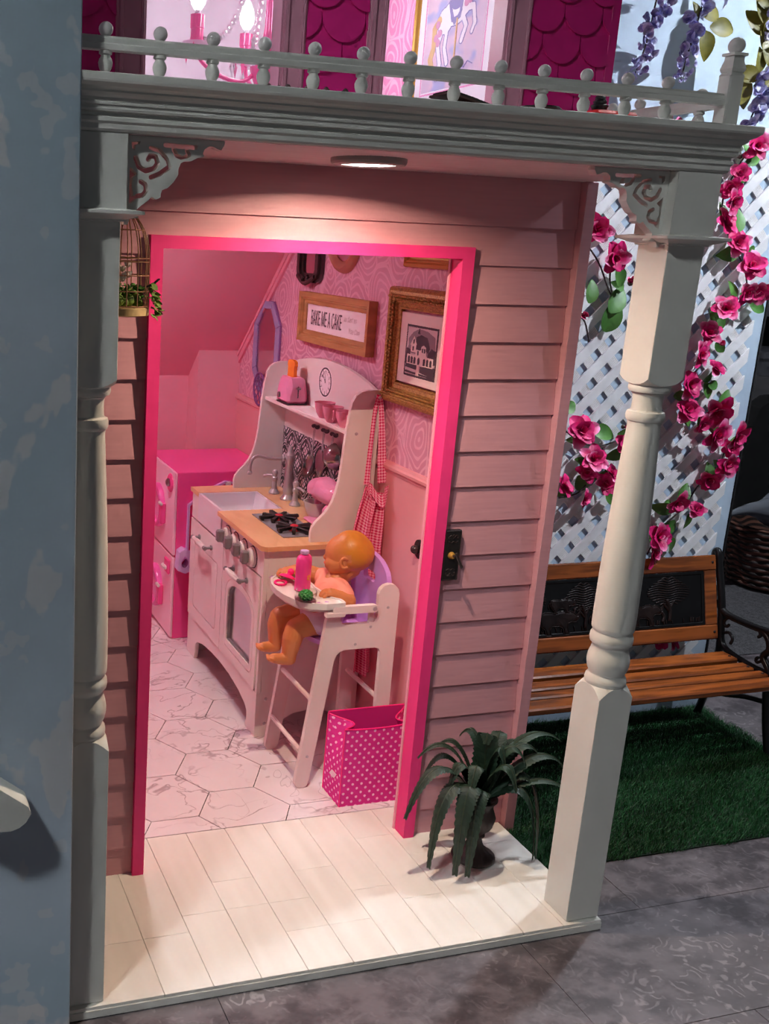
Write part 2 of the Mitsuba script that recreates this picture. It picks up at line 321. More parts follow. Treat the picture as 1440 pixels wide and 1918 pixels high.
# ---------------------------------------------------------------- front wall with clapboards, door casing
tag('wall_front', 'dusty pink clapboard front wall of the playhouse around the doorway', kind='structure')
OX0, OX1, OZ = -.982, -.257, 1.521
sh = Polygon([(-1.252, FZ), (OX0-.01, FZ), (OX0-.01, OZ+.01), (OX1+.01, OZ+.01), (OX1+.01, FZ), (.05, FZ), (.05, 1.709), (-1.252, 1.709)])
put('wall_front__sheathing', XZ(sh, .016, .05), 'pink_sheath')
zs_ = [0.0]+[1.598-.0897*k for k in range(17, -1, -1)]+[1.709]
doorbox = bx(-1.008, -.227, -.1, .1, -.1, 1.548)
for z0, z1 in zip(zs_[:-1], zs_[1:]):
    pr = Polygon([(.016, z0), (.0050, z0), (.0115, z1+.004), (.016, z1+.004)])  # y,z section
    if z1-z0 < .08: pr = Polygon([(.016, z0), (.007, z0), (.0115, z1+.004), (.016, z1+.004)])
    pieces = [(-1.252, -1.0085), (-.2265, .051)] if z1 < 1.548 else [(-1.252, .051)]
    for x0, x1 in pieces:
        m = YZ(pr, x0, x1)
        if z1 >= 1.548 and z0 < 1.548: m = minus(m, doorbox)
        part('wall_front', 'clapboard', m, 'clapboard')
cbp = bx(.052, .083, -.013, .05, FZ+.001, 1.7085, .0015)
put('trim_1', cbp, 'clapboard', label='dusty pink corner board at the right end of the clapboard wall', kind='structure')
tag('trim_2', 'hot pink casing around the playhouse doorway', kind='structure')
YF, YB = -.008, .043
put('trim_2__side', XZ(Polygon([(-1.0085, 0), (OX0+.0015, 0), (OX0+.0015, OZ), (-1.0085, 1.5485)]), YF, YB), 'hot_pink')
put('trim_2__side_001', XZ(Polygon([(OX1, 0), (-.2265, 0), (-.2265, 1.5485), (OX1, OZ)]), YF, YB), 'hot_pink')
put('trim_2__head', XZ(Polygon([(-1.0085, 1.5485), (OX0+.0015, OZ), (OX1, OZ), (-.2265, 1.5485)]), YF, YB), 'hot_pink')
put('trim_2__jamb_edge', XZ(Polygon([(OX1-.0035, 0), (OX1, 0), (OX1, OZ-.002), (OX1-.0035, OZ-.002)]), YB-.002, .049), 'inner_pink')

# ---------------------------------------------------------------- kitchen room
XW = -.08
put('wall_right', bx(XW, .045, .051, 2.2, FZ, 1.708), 'wallpaper', label='pink rose swirl wallpaper wall behind the toy kitchen', kind='structure')
put('wall_right__wainscot', bx(XW-.004, XW, .051, 1.985, 0, .885), 'wainscot')
cr = Polygon([(XW, .876), (XW-.007, .876), (XW-.008, .884), (XW-.015, .889), (XW-.016, .897), (XW-.010, .902), (XW-.007, .909), (XW, .911)])
put('wall_right__chair_rail', XZ(cr, .051, 1.98), 'wainscot')
sl = lambda y: 1.094-(y-1.977)*.894
mold = [(1.322, sl(1.322)), (2.0, sl(2.0))]
put('trim_3', YZ(Polygon([(1.30, 1.681), (1.322, 1.681), (2.0, sl(2.0)), (2.0, sl(2.0)-.052), (1.30, 1.640)]), XW-.010, XW), 'slope_pink', label='pink moulding along the sloping ceiling on the wallpaper wall', kind='structure')
put('trim_3__bead', YZ(Polygon([(1.30, 1.672), (2.0, sl(2.0)-.008), (2.0, sl(2.0)-.024), (1.30, 1.656)]), XW-.016, XW-.009), 'slope_pink')
put('ceiling_001', YZ(Polygon([(.05, 1.685), (1.319, 1.685), (2.2, sl(2.2)), (2.2, sl(2.2)+.06), (1.34, 1.706), (.05, 1.706)]), -1.13, XW), 'slope_pink', label='pink ceiling of the play kitchen sloping down to the back', kind='structure')
put('wall_back', bx(-1.13, XW, 2.12, 2.2, FZ, 1.2), 'slope_pink', label='pink back wall of the play kitchen under the slope', kind='structure')
put('wall_back__chimney_breast', bx(-.265, XW, 1.982, 2.12, 0, 1.09), 'inner_pink')
put('wall_left_001', bx(-1.2, -1.13, .051, 2.2, FZ, 1.708), 'inner_pink', label='pink left inner wall of the play kitchen', kind='structure')
put('wall_front_001', XZ(Polygon([(-1.13, 0), (-1.009, 0), (-1.009, 1.53), (-.227, 1.53), (-.227, 0), (XW, 0), (XW, 1.684), (-1.13, 1.684)]), .0505, .056), 'inner_pink', label='pink inner face of the doorway wall', kind='structure')
tag('kitchen_floor', 'pale marble hexagon tile floor inside the play kitchen', kind='structure')
put('kitchen_floor__grout', bx(-1.13, XW, .149, 2.12, FZ, -.0022), 'gap_dark')
R6 = .1357; clipr = sbox(-1.13, .1495, XW-.004, 2.12)
for i in range(-3, 4):
    for j in range(-3, 8):
        cx_, cy_ = -.628+.2035*i, .692+.235*j+(.1175 if i % 2 else 0)
        hx = Polygon([(cx_+(R6-.0013)*math.cos(k*math.pi/3), cy_+(R6-.0013)*math.sin(k*math.pi/3)) for k in range(6)]).intersection(clipr)
        if hx.area > 1e-4: part('kitchen_floor', 'tile', XY(hx, -.0035, 0), 'marble')
# kitchen ceiling lamp (out of view, above the doorway head)
lx, ly = -.84, 1.16
put('kitchen_ceiling_light__rim', lathe([(.001, 1.685), (.088, 1.685), (.088, 1.672), (.076, 1.670), (.076, 1.676), (.001, 1.676)], (lx, ly, 0)), 'panel_frame', 30)
put('kitchen_ceiling_light__lens', lathe([(.001, 1.673), (.074, 1.673), (.074, 1.676), (.001, 1.676)], (lx, ly, 0)), 'panel_frame', emitter=emit(ROOM_RAD))
tag('kitchen_ceiling_light', 'round ceiling light inside the play kitchen', 'ceiling light')

# ---------------------------------------------------------------- porch soffit, downlight, fascia
put('porch_ceiling', bx(-1.252, .066, -.425, .016, 1.709, 1.725), 'soffit', label='pale pink board ceiling of the porch', kind='structure')
dx, dy = -.632, -.245
put('porch_downlight__rim', lathe([(.054, 1.709), (.054, 1.697), (.060, 1.695), (.072, 1.697), (.075, 1.702), (.075, 1.709)][::-1], (dx, dy, 0), 48), 'lamp_rim', 30)
put('porch_downlight__lens', lathe([(.0005, 1.6945), (.035, 1.6955), (.054, 1.6985), (.054, 1.709)], (dx, dy, 0), 48), 'lamp_rim', True, emitter=emit(PORCH_RAD))
tag('porch_downlight', 'lit round downlight in the porch ceiling over the doorway', 'ceiling light')
prof = [(-.004, 1.709), (0, 1.7105), (.003, 1.714), (.003, 1.722), (.0065, 1.7255), (.0065, 1.7315), (.002, 1.7345), (.002, 1.738), (.010, 1.7405), (.0115, 1.744), (.010, 1.7475), (.0095, 1.749), (.013, 1.7505), (.0135, 1.754),
        (.012, 1.757), (.013, 1.761), (.018, 1.765), (.0215, 1.7685), (.0215, 1.7715), (.024, 1.773), (.030, 1.776), (.036, 1.7815), (.038, 1.785), (.038, 1.795), (.036, 1.7965), (-.02, 1.7985)]
def mitre(prof, xL, xR, yF, yB):
    v = []; 
    for o, z in prof: v += [(xL, yF-o, z), (xR+o, yF-o, z), (xR+o, yB, z)]
    f = []
    for k in range(len(prof)-1):
        for s in (0, 1):
            a = 3*k+s; f += [(a, a+1, a+4), (a, a+4, a+3)]
    return tm(v, f)
put('balcony_fascia', mitre(prof, -1.252, .060, -.433, .05), 'white', label='white moulded fascia along the balcony edge above the porch', kind='structure')
put('balcony_floor', bx(-1.252, .075, -.42, .02, 1.726, 1.797), 'white', label='white floor of the balcony behind the fascia', kind='structure')

# ---------------------------------------------------------------- columns and brackets
def column(key, cx, cy, label, full=True):
    s = .0445; tag(key, label, 'column', 'turned porch columns')
    def q(o): return bx(cx-o, cx+o, cy-o, cy+o, 0, 0)
    blk = mani(bx(cx-s, cx+s, cy-s, cy+s, .0005, .64, .0012))
    dome = mani(lathe([(.0001, 0), (.07, 0), (.07, .560), (.0632, .572), (.0550, .584), (.0480, .5935), (.040, .600), (.0001, .600)], (cx, cy, 0), 48))
    put(key+'__lower_block', back(blk ^ dome), 'white', 20)
    b2 = mani(bx(cx-s, cx+s, cy-s, cy+s, 1.22, 1.572, .0012))
    d2 = mani(lathe([(.0001, 1.280), (.040, 1.280), (.0480, 1.284), (.0550, 1.289), (.0632, 1.298), (.07, 1.310), (.07, 1.6), (.0001, 1.6)], (cx, cy, 0), 48))
    put(key+'__upper_block', back(b2 ^ d2), 'white', 20)
    prof = [(.030, .592), (.041, .593), (.0445, .598), (.0455, .605), (.0440, .613), (.040, .6185), (.0385, .621), (.0395, .624), (.0435, .633), (.0458, .645), (.0462, .655), (.0445, .666), (.0415, .676), (.0392, .685), (.0395, .689),
            (.0410, .691), (.0455, .696), (.0470, .705), (.0460, .714), (.0425, .7205), (.0425, .724), (.0455, .728), (.0462, .735), (.0465, .760), (.0455, .86), (.0425, .98), (.0380, 1.10), (.0335, 1.192), (.0335, 1.196), (.0345, 1.198), (.0345, 1.202),
            (.0375, 1.204), (.0395, 1.210), (.0395, 1.217), (.0375, 1.223), (.0335, 1.2245), (.0310, 1.228), (.0300, 1.245), (.0310, 1.258), (.0320, 1.261), (.0345, 1.2625), (.0345, 1.265), (.0400, 1.266), (.0425, 1.271), (.0425, 1.277), (.0400, 1.283), (.030, 1.2845)]
    put(key+'__turned_shaft', lathe(prof, (cx, cy, 0), 56), 'white', 50)
    def ring(pf):
        v = []; f = []
        for o, z in pf: v += [(cx-o, cy-o, z), (cx+o, cy-o, z), (cx+o, cy+o, z), (cx-o, cy+o, z)]
        for k in range(len(pf)-1):
            for a in range(4):
                b = (a+1) % 4; f += [(4*k+a, 4*k+b, 4*k+4+b), (4*k+a, 4*k+4+b, 4*k+4+a)]
        f += [(0, 2, 1), (0, 3, 2)]; n = 4*len(pf)-4; f += [(n, n+1, n+2), (n, n+2, n+3)]
        return tm(v, f)
    put(key+'__capital', ring([(.044, 1.5665), (.0500, 1.5675), (.0500, 1.5705), (.056, 1.5715), (.062, 1.5735), (.069, 1.5768), (.078, 1.5795), (.078, 1.5845), (.053, 1.588)]), 'white')
    put(key+'__top_block', bx(cx-.053, cx+.053, cy-.053, cy+.053, 1.586, 1.7088, .0012), 'white')
column('porch_column', -.0007, -.3785, 'turned white porch column at the right front corner beside the fern')
column('porch_column_001', -1.2160, -.3785, 'turned white porch column at the left against the blue wall')
def bracket_poly():
    # scrollwork bracket, origin at the inner top corner, x to the free side, z down
    o = Polygon([(0, 0), (.176, 0), (.176, -.006), (.170, -.015), (.162, -.013), (.156, -.010), (.148, -.010), (.140, -.015), (.137, -.023), (.140, -.027), (.128, -.030), (.116, -.036), (.106, -.036), (.098, -.040), (.094, -.050),
                 (.094, -.060), (.086, -.072), (.076, -.082), (.066, -.086), (.064, -.092), (.064, -.098), (.056, -.102), (.048, -.098), (.040, -.106), (.030, -.113), (.022, -.120), (.022, -.128), (.026, -.134), (.010, -.136), (.006, -.146), (0, -.146)])
    cut = [Polygon([(.010, -.010), (.026, -.009), (.024, -.014), (.018, -.014), (.016, -.024), (.011, -.020)]),
           stroke([(.018, -.036), (.024, -.050), (.036, -.056), (.050, -.052), (.057, -.042), (.053, -.032), (.044, -.031), (.040, -.037)], .0085),
           stroke([(.044, -.018), (.060, -.022), (.074, -.036), (.078, -.048)], .007),
           stroke([(.070, -.012), (.100, -.013), (.124, -.013)], .008), stroke([(.084, -.018), (.090, -.028), (.102, -.032), (.112, -.026), (.108, -.019)], .0075),
           stroke([(.046, -.066), (.060, -.060), (.074, -.050)], .0085),
           Polygon([(.008, -.050), (.022, -.062), (.014, -.068), (.012, -.082), (.016, -.098), (.030, -.092), (.018, -.106), (.008, -.112)]),
           stroke([(.028, -.074), (.036, -.078), (.038, -.088), (.032, -.096), (.022, -.098)], .008)]
    return o.difference(union_all(cut).intersection(o.buffer(-.004))).buffer(0)
BP = bracket_poly()
put('corner_bracket', XZ(affinity.translate(BP, -1.1625, 1.7085), -.408, -.388), 'white', label='white scrollwork bracket under the fascia beside the left column', cat='bracket', group='scrollwork corner brackets')
put('corner_bracket_001', XZ(affinity.translate(affinity.scale(BP, -1, 1, origin=(0, 0)), -.0540, 1.7085), -.408, -.386), 'white', label='white scrollwork bracket under the fascia beside the right column', cat='bracket', group='scrollwork corner brackets')

# ---------------------------------------------------------------- balcony railing
tag('balcony_railing', 'white balcony railing with ball topped turned spindles', 'railing')
RY = -.420
railp = Polygon([(RY-.011, 1.8355), (RY+.011, 1.8355), (RY+.011, 1.844), (RY+.0085, 1.846), (RY+.0085, 1.853), (RY+.006, 1.857), (RY-.006, 1.857), (RY-.0085, 1.853), (RY-.0085, 1.846), (RY-.011, 1.844)])
put('balcony_railing__rail', YZ(railp, -1.252, .030), 'white')
sp = lathe([(.0005, 1.796), (.0105, 1.796), (.0105, 1.799), (.0085, 1.801), (.0075, 1.803), (.0095, 1.806), (.0115, 1.812), (.0120, 1.817), (.0105, 1.822), (.0080, 1.826), (.0078, 1.828), (.0105, 1.8295), (.0110, 1.832), (.0095, 1.8355), (.0005, 1.8356)], (0, 0, 0), 20)
bl = cat([ball((0, 0, 1.8675), .0118, 3), lathe([(.0005, 1.8565), (.006, 1.8565), (.0055, 1.859), (.0005, 1.859)], n=14)])
xs_ = [-1.2025+.0919*k for k in range(13)]
put('balcony_railing__spindle', moved(sp, t=(xs_[0], RY, 0)), 'white', 40); put('balcony_railing__ball', moved(bl, t=(xs_[0], RY, 0)), 'white_gloss', 40)
for k, x in enumerate(xs_[1:], 1):
    again(f'balcony_railing__spindle_{k:03d}', 'balcony_railing__spindle', T().translate([x-xs_[0], 0, 0])); again(f'balcony_railing__ball_{k:03d}', 'balcony_railing__ball', T().translate([x-xs_[0], 0, 0]))
nx = .046
put('balcony_railing__newel_post', cat([bx(nx-.017, nx+.017, RY-.017, RY+.017, 1.796, 1.893, .003)]), 'white')
nt = []
for o, z in [(.0165, 1.890), (.0145, 1.894), (.0130, 1.8955), (.0150, 1.898), (.0165, 1.903), (.0155, 1.907), (.0125, 1.918), (.0120, 1.926), (.0165, 1.9265), (.0165, 1.9315), (.008, 1.932)]:
    nt.append((o, z))
def sqring(cx, cy, pf):
    v = []; f = []
    for o, z in pf: v += [(cx-o, cy-o, z), (cx+o, cy-o, z), (cx+o, cy+o, z), (cx-o, cy+o, z)]
    for k in range(len(pf)-1):
        for a in range(4):
            b = (a+1) % 4; f += [(4*k+a, 4*k+b, 4*k+4+b), (4*k+a, 4*k+4+b, 4*k+4+a)]
    n = 4*len(pf)-4; f += [(n, n+1, n+2), (n, n+2, n+3), (0, 2, 1), (0, 3, 2)]
    return tm(v, f)
put('balcony_railing__newel_cap', sqring(nx, RY, nt), 'white'); put('balcony_railing__newel_ball', ball((nx, RY, 1.9455), .0155, 3), 'white_gloss', True)
put('balcony_railing__side_rail', XZ(Polygon([(.062-.009, 1.8355), (.062+.009, 1.8355), (.062+.009, 1.846), (.062+.006, 1.857), (.062-.006, 1.857), (.062-.009, 1.846)]), RY+.017, -.004), 'white')
for k in range(4):
    y = RY+.0919*(k+1)
    if y > -.01: break
    again(f'balcony_railing__spindle_{k+20:03d}', 'balcony_railing__spindle', T().translate([.062-xs_[0], y-RY, 0])); again(f'balcony_railing__ball_{k+20:03d}', 'balcony_railing__ball', T().translate([.062-xs_[0], y-RY, 0]))

# ---------------------------------------------------------------- upper facade
tag('upper_facade', 'magenta fish scale shingle front of the upper floor with mauve window casings', kind='structure')
UZ0, UZ1 = 1.797, 2.75
bays = [(-1.252, -1.094), (-.684, -.543), (-.146, .085)]
for k, (a, b) in enumerate(bays):
    put(num('upper_facade__backing'), bx(a-.03 if k else a, b+.03 if k < 2 else b, .006, .04, UZ0-.02, UZ1), 'magenta_shingle')
def shingle(cx, zt, w, h):
    a = [(cx-w/2, zt), (cx-w/2, zt-h+w/2)]+[(cx-w/2*math.cos(t), zt-h+w/2-w/2*math.sin(t)) for t in np.linspace(0, math.pi, 13)][1:-1]+[(cx+w/2, zt-h+w/2), (cx+w/2, zt)]
    return Polygon(a)
w_, h_ = .100, .064
for k, (a, b) in enumerate(bays):
    xe = b-.022 if k == 2 else b
    clip = sbox(a, UZ0, xe, UZ1)
    for r in range(8):
        zt = UZ0-.030+.064*r+.115
        for c in range(-2, 6):
            cx_ = a+w_*(c+.5*(r % 2))+.035
            s = shingle(cx_, zt, w_-.0016, .115).intersection(clip)
            if s.area > 2e-4:
                m = XZ(s, 0, .0035); v = m.vertices; v[:, 1] += .0025-.0125*(zt-v[:, 2])/.115; m.vertices = v
                part('upper_facade', 'shingle', m, 'magenta_shingle')
put('upper_facade__edge_board', bx(.063, .085, -.006, .04, UZ0, UZ1, .001), 'magenta_shingle')
for i, (a, b) in enumerate([(-1.094, -1.031), (-.741, -.684), (-.543, -.4975), (-.211, -.146)]):
    k = f'upper_facade__casing_{i:03d}' if i else 'upper_facade__casing'
    inner_r = i in (0, 2)
    x0, x1 = a, b
    m = cat([bx(x0, x1, -.008, .05, UZ0, UZ1, .002), bx(x0+.006, x0+.016, -.014, -.007, UZ0, UZ1, .002), bx(x1-.012, x1-.004, -.012, -.007, UZ0, UZ1, .002)])
    put(k, m, 'mauve_trim')
# upper room
put('wall_right_001', bx(-.08, .06, .05, 1.4, 1.73, UZ1), 'wallpaper_up', label='pink swirl wallpaper wall of the upper room', kind='structure')
put('wall_back_001', bx(-1.25, -.08, 1.25, 1.4, 1.73, UZ1), 'lavender_wall', label='pale lavender back wall of the upper room behind the chandelier', kind='structure')
put('wall_left_002', bx(-1.31, -1.252, -.44, 1.4, 1.73, UZ1), 'lavender_wall', label='lavender left wall of the upper room', kind='structure')
put('floor_001', bx(-1.25, -.08, .05, 1.3, 1.735, 1.76), 'lavender_wall', label='pale floor of the upper room', kind='structure')
put('ceiling_002', bx(-1.31, .085, .0, 1.4, UZ1, UZ1+.03), 'lavender_wall', label='pale ceiling of the upper room', kind='structure')
put('house_side_wall', bx(.046, .079, .051, 2.2, FZ, UZ1), 'clapboard', label='pink right side wall of the playhouse', kind='structure')

# ---------------------------------------------------------------- toy washer and dryer
K = 'toy_washer_dryer'; tag(K, 'hot pink stacked toy washer and dryer in the back corner left of the toy kitchen', 'toy washer')
put(K+'__cabinet', bx(-.478, -.088, 1.506, 1.945, .0, .676, .003), 'laundry_pink')
for nm, z0, z1 in (('door', .006, .340), ('door_001', .346, .676)):
    put(f'{K}__{nm}', bx(-.490, -.478, 1.504, 1.947, z0, z1, .003), 'laundry_front')
    zc = (z0+z1)/2-.012; yc = 1.715
    rg = lathe([(.066, 0), (.088, 0), (.090, .008), (.086, .020), (.078, .024), (.070, .020), (.064, .006), (.066, 0)], n=40); rg = moved(rg, rot([0, 1, 0], -90), (-.490, yc, zc))
    put(f'{K}__{nm}__porthole_ring', rg, 'ring_pink', 40)
    put(f'{K}__{nm}__porthole', moved(lathe([(.0005, .008), (.068, .006)], n=32), rot([0, 1, 0], -90), (-.4905, yc, zc)), 'toy_pink', True)
    put(f'{K}__{nm}__latch_plate', bx(-.512, -.490, yc-.102, yc-.076, zc-.055, zc+.030, .004), 'laundry_pink')
    put(f'{K}__{nm}__latch', bx(-.518, -.505, yc-.110, yc-.072, zc+.020, zc+.036, .005), 'white_gloss')
dial = moved(lathe([(.0005, .010), (.030, .008), (.036, .004), (.037, 0)][::-1], n=28), rot([0, 1, 0], -90), (-.490, 1.560, .625))
put(K+'__dial', dial, 'laundry_pink', 30); put(K+'__dial__cap', ball((-.503, 1.556, .628), .016, 2, (.6, 1, 1)), 'chrome', True)
put(K+'__soap_drawer', bx(-.500, -.490, 1.525, 1.585, .262, .322, .004), 'laundry_pink'); put(K+'__soap_drawer__handle', bx(-.514, -.498, 1.535, 1.585, .278, .296, .006), 'white_gloss')
bp = Polygon([(-.437, .36), (-.437, .552), (-.418, .566), (-.345, .616), (-.290, .642), (-.262, .638), (-.20, .60), (-.11, .60), (-.11, .36)])
K = 'ironing_board'; tag(K, 'lilac rimmed toy ironing board on the side of the washer cabinet', 'ironing board')
put(K+'__board', XZ(bp.buffer(-.006), 1.497, 1.5055), 'laundry_pink')
put(K+'__rim', XZ(bp.difference(bp.buffer(-.008)), 1.490, 1.5055), 'lilac_pale'); put(K+'__clip', bx(-.290, -.268, 1.485, 1.4965, .622, .640, .002), 'white_gloss')
K = 'toy_iron'; tag(K, 'small lilac toy iron fixed low between the washer and the kitchen', 'toy iron')
ir = XZ(Polygon([(-.480, .300), (-.475, .372), (-.455, .384), (-.436, .374), (-.420, .345), (-.420, .298), (-.45, .286)]), 1.455, 1.504); 
hole = XZ(ell(-.452, .330, .014, .020), 1.44, 1.52)
put(K+'__body', minus(ir, hole), 'lilac_pale', 30); put(K+'__grip', tube([(-.466, 1.463, .335), (-.452, 1.458, .352), (-.436, 1.463, .340)], .006), 'lilac')

# ---------------------------------------------------------------- play kitchen
K = 'play_kitchen'; tag(K, 'white wooden toy kitchen with arched hutch, sink and two burner cooktop', 'toy kitchen')
KB = -.100
kick = Polygon([(.636, .001), (.636, .152), (1.391, .152), (1.391, .001), (1.300, .001), (1.296, .012), (1.290, .030), (1.290, .050), (1.284, .066), (1.265, .078), (1.20, .096), (1.10, .106), (1.0, .110), (.90, .106), (.80, .092), (.735, .072), (.718, .058), (.714, .045), (.716, .028), (.724, .014), (.724, .001)])
put(K+'__kick_board', YZ(kick, -.4505, -.436), 'kitchen_white')
side = Polygon([(-.436, .001), (-.436, .629), (KB, .629), (KB, .001), (-.15, .001), (-.155, .03), (-.18, .06), (-.22, .075), (-.27, .078), (-.32, .072), (-.36, .05), (-.375, .03), (-.38, .001)])
put(K+'__side_panel', XZ(side, .636, .652), 'kitchen_white'); put(K+'__side_panel_001', XZ(side, 1.375, 1.391), 'kitchen_white')
put(K+'__front_stile', bx(-.4505, -.436, .636, .6525, .152, .629, .001), 'kitchen_white')
put(K+'__back_panel', bx(KB, KB+.006, .652, 1.375, .09, .629), 'kitchen_white'); put(K+'__bottom_shelf', bx(-.436, KB, .652, 1.375, .140, .152), 'kitchen_white')
for i, (y, z) in enumerate([(.6355, .50), (.6355, .13), (.6355, .045)]):
    part(K, 'screw', moved(lathe([(.0005, .002), (.004, .002), (.0055, .0), (.0056, -.001)][::-1], n=12), rot([1, 0, 0], 90), (-.418 if i else -.418, y, z)), 'steel')
def routed(y0, y1, z0, z1, groove, x0=-.4545, x1=-.437):
    s = YZ(rrect(y0, y1, z0, z1, .002), x0, x1)
    g = YZ(groove.buffer(.0018).difference(groove.buffer(-.0018)), x0-.01, x0+.0022)
    return minus(s, g)
g1 = rrect(1.065, 1.330, .205, .450, .012)
put(K+'__door', routed(1.0095, 1.3895, .157, .533, g1), 'kitchen_white')
arch = Polygon([(.712, .222), (.940, .222), (.940, .385)]+[(.826+.114*math.cos(t), .385+.045*math.sin(t)) for t in np.linspace(0, math.pi, 14)][1:-1]+[(.712, .385)]).buffer(.004)
d2 = routed(.656, 1.0065, .157, .533, arch.buffer(.022)); d2 = minus(d2, YZ(arch, -.47, -.42))
put(K+'__door_001', d2, 'kitchen_white')
put(K+'__door_001__window', YZ(arch.buffer(.002), -.4405, -.4385), 'mirror', label='silver oven window')
put(K+'__door_001__window_reveal', YZ(arch.difference(arch.buffer(-.0035)), -.4495, -.4405), 'knob_grey')
for dn, ya, yb in (('door', 1.135, 1.275), ('door_001', .765, .895)):
    hx = -.482
    for y in (ya, yb):
        part(K+'__'+dn, 'handle_post', cat([tube([(-.452, y, .487), (hx, y, .487)], .0052, 12), tube([(-.4545, y, .487), (-.459, y, .487)], .0095, 12), tube([(hx, y-.008, .487), (hx, y+.008, .487)], .0075, 12)]), 'knob_grey', 40)
    put(f'{K}__{dn}__handle', tube(spline([(hx, ya+.006, .487), (hx, (ya+yb)/2, .487), (hx, yb-.006, .487)], 3), [.0075, .0085, .010, .0105, .010, .0085, .0075][:7], 14), 'white_gloss', 40)
put(K+'__control_panel', bx(-.4515, -.437, .6365, 1.0445, .537, .6285, .001), 'kitchen_white')
for i, y in enumerate((.975, .893, .812, .730)):
    k = K+('__knob' if i == 0 else f'__knob_{i:03d}')
    put(k, moved(lathe([(.033, 0), (.033, .003), (.030, .004), (.030, .010), (.027, .012), (.027, .018), (.0005, .019)], n=28), rot([0, 1, 0], -90), (-.4515, y, .578)), 'white_gloss', 30)
    put(k+'__grip', bx(-.494, -.470, y-.012, y+.012, .558, .600, .005), 'knob_grey')
    put(k+'__ring', moved(lathe([(.033, 0), (.036, 0), (.036, .0012), (.033, .0014)], n=28), rot([0, 1, 0], -90), (-.4516, y, .578)), 'ink')
ct = Polygon([(-.458, .616), (-.452, .612), (KB, .612), (KB, 1.412), (-.452, 1.412), (-.455, 1.409), (-.455, 1.311), (-.228, 1.311), (-.228, 1.0505), (-.468, 1.0505), (-.468, .628)])
put(K+'__countertop', XY(ct, .6295, .6445), 'counter_wood', label='tan wood countertop')
so = trimesh.convex.convex_hull([(x, y, z) for x in (-.4545, -.229) for y in (1.0515, 1.3100) for z in (.540, .6435)])
si = trimesh.convex.convex_hull([(x, y, z) for x, y, z in [(-.4475, 1.0575, .66), (-.234, 1.0575, .66), (-.4475, 1.3045, .66), (-.234, 1.3045, .66), (-.435, 1.073, .565), (-.250, 1.073, .565), (-.435, 1.29, .565), (-.250, 1.29, .565)]])
put(K+'__sink', minus(so, si), 'sink_white')
put(K+'__apron_front', bx(-.452, -.437, 1.311, 1.391, .537, .6285, .001), 'kitchen_white')
hp = Polygon([(-.300, .645), (-.3015, .675), (-.297, .692), (-.284, .711), (-.262, .732), (-.246, .752), (-.234, .776), (-.226, .800), (-.219, .835), (-.215, .870), (-.2115, .920), (-.206, .994), (-.1985, 1.055), (-.193, 1.082), (-.182, 1.101), (-.166, 1.112), (-.148, 1.117), (-.128, 1.1185), (KB, 1.1185), (KB, .645)])
put(K+'__hutch_side', XZ(hp, .640, .655), 'kitchen_white'); put(K+'__hutch_side_001', XZ(hp, 1.366, 1.381), 'kitchen_white')
hb = Polygon([(.655, .645), (.655, 1.112)]+[(.655+.711*t, 1.112+.052*math.sin(math.pi*t)**.8) for t in np.linspace(.03, .97, 18)]+[(1.366, 1.112), (1.366, .645)])
put(K+'__hutch_back', YZ(hb, -.1125, KB), 'kitchen_white')
put(K+'__hutch_shelf', bx(-.196, -.1128, .655, 1.366, .977, .990, .0015), 'kitchen_white')
put(K+'__backsplash', bx(-.1145, -.1127, .6555, 1.3655, .6448, .880), 'damask', label='black and white damask print backsplash')
put(K+'__screw_003', moved(lathe([(.0005, .002), (.004, .002), (.0055, 0), (.0056, -.001)][::-1], n=12), rot([1, 0, 0], 90), (-.173, .6395, .985)), 'steel')
# printed clock
ck, cz = 1.028, 1.089
def disc(r0, r1): return circ(ck, cz, r1, 48).difference(circ(ck, cz, r0, 48)) if r0 else circ(ck, cz, r1, 48)
put(K+'__clock_face', YZ(disc(0, .0535), -.1132, -.1126), 'paper', label='round clock with black rim')
marks = [disc(.0445, .0495)]
for h in range(12):
    a = h*math.pi/6; marks.append(stroke([(ck-.040*math.sin(a), cz+.040*math.cos(a)), (ck-.0425*math.sin(a), cz+.0425*math.cos(a))], .002))
marks += [stroke([(ck, cz), (ck+.026*math.sin(.35*math.pi), cz+.022)], .0028), stroke([(ck, cz), (ck+.004, cz+.026)], .0022), circ(ck, cz, .003)]
put(K+'__clock_face__marks', YZ(union_all(marks), -.1136, -.1131), 'ink')
nums = []
for h in range(1, 13):
    a = h*math.pi/6; m = meshkit.text_mesh(str(h), .0085, .0004); m.apply_translation([-(m.bounds[0][0]+m.bounds[1][0])/2, -.004, 0])
    v = m.vertices; nums.append(tm(np.c_[-.1132-v[:, 2], ck-.0335*math.sin(a)-v[:, 0], cz+.0335*math.cos(a)+v[:, 1]], m.faces))
put(K+'__clock_face__numerals', cat(nums), 'ink')
# cooktop
put(K+'__cooktop', bx(-.3665, -.236, .700, .985, .6447, .6485, .001), 'grey_plate')
for i, y in enumerate((.900, .768)):
    k = K+('__burner' if i == 0 else f'__burner_{i:03d}'); bxs = []
    for a in range(4):
        L_ = .070 if a % 2 == 0 else .058
        b = bx(-L_, L_, -.0062, .0062, .6540, .6640, .001); bxs.append(moved(b, rot([0, 0, 1], a*45+20*i+2), (-.303, y, 0)))
        for s in (-1, 1): bxs.append(moved(bx(s*L_*.86-.005, s*L_*.86+.005, -.0045, .0045, .6485, .6545), rot([0, 0, 1], a*45+20*i+2), (-.303, y, 0)))
    put(k, cat(bxs), 'black'); put(k+'__cap', lathe([(.0005, .6486), (.019, .6486), (.018, .6600), (.010, .667), (.0005, .668)], (-.303, y, 0), 20), 'red', 30)
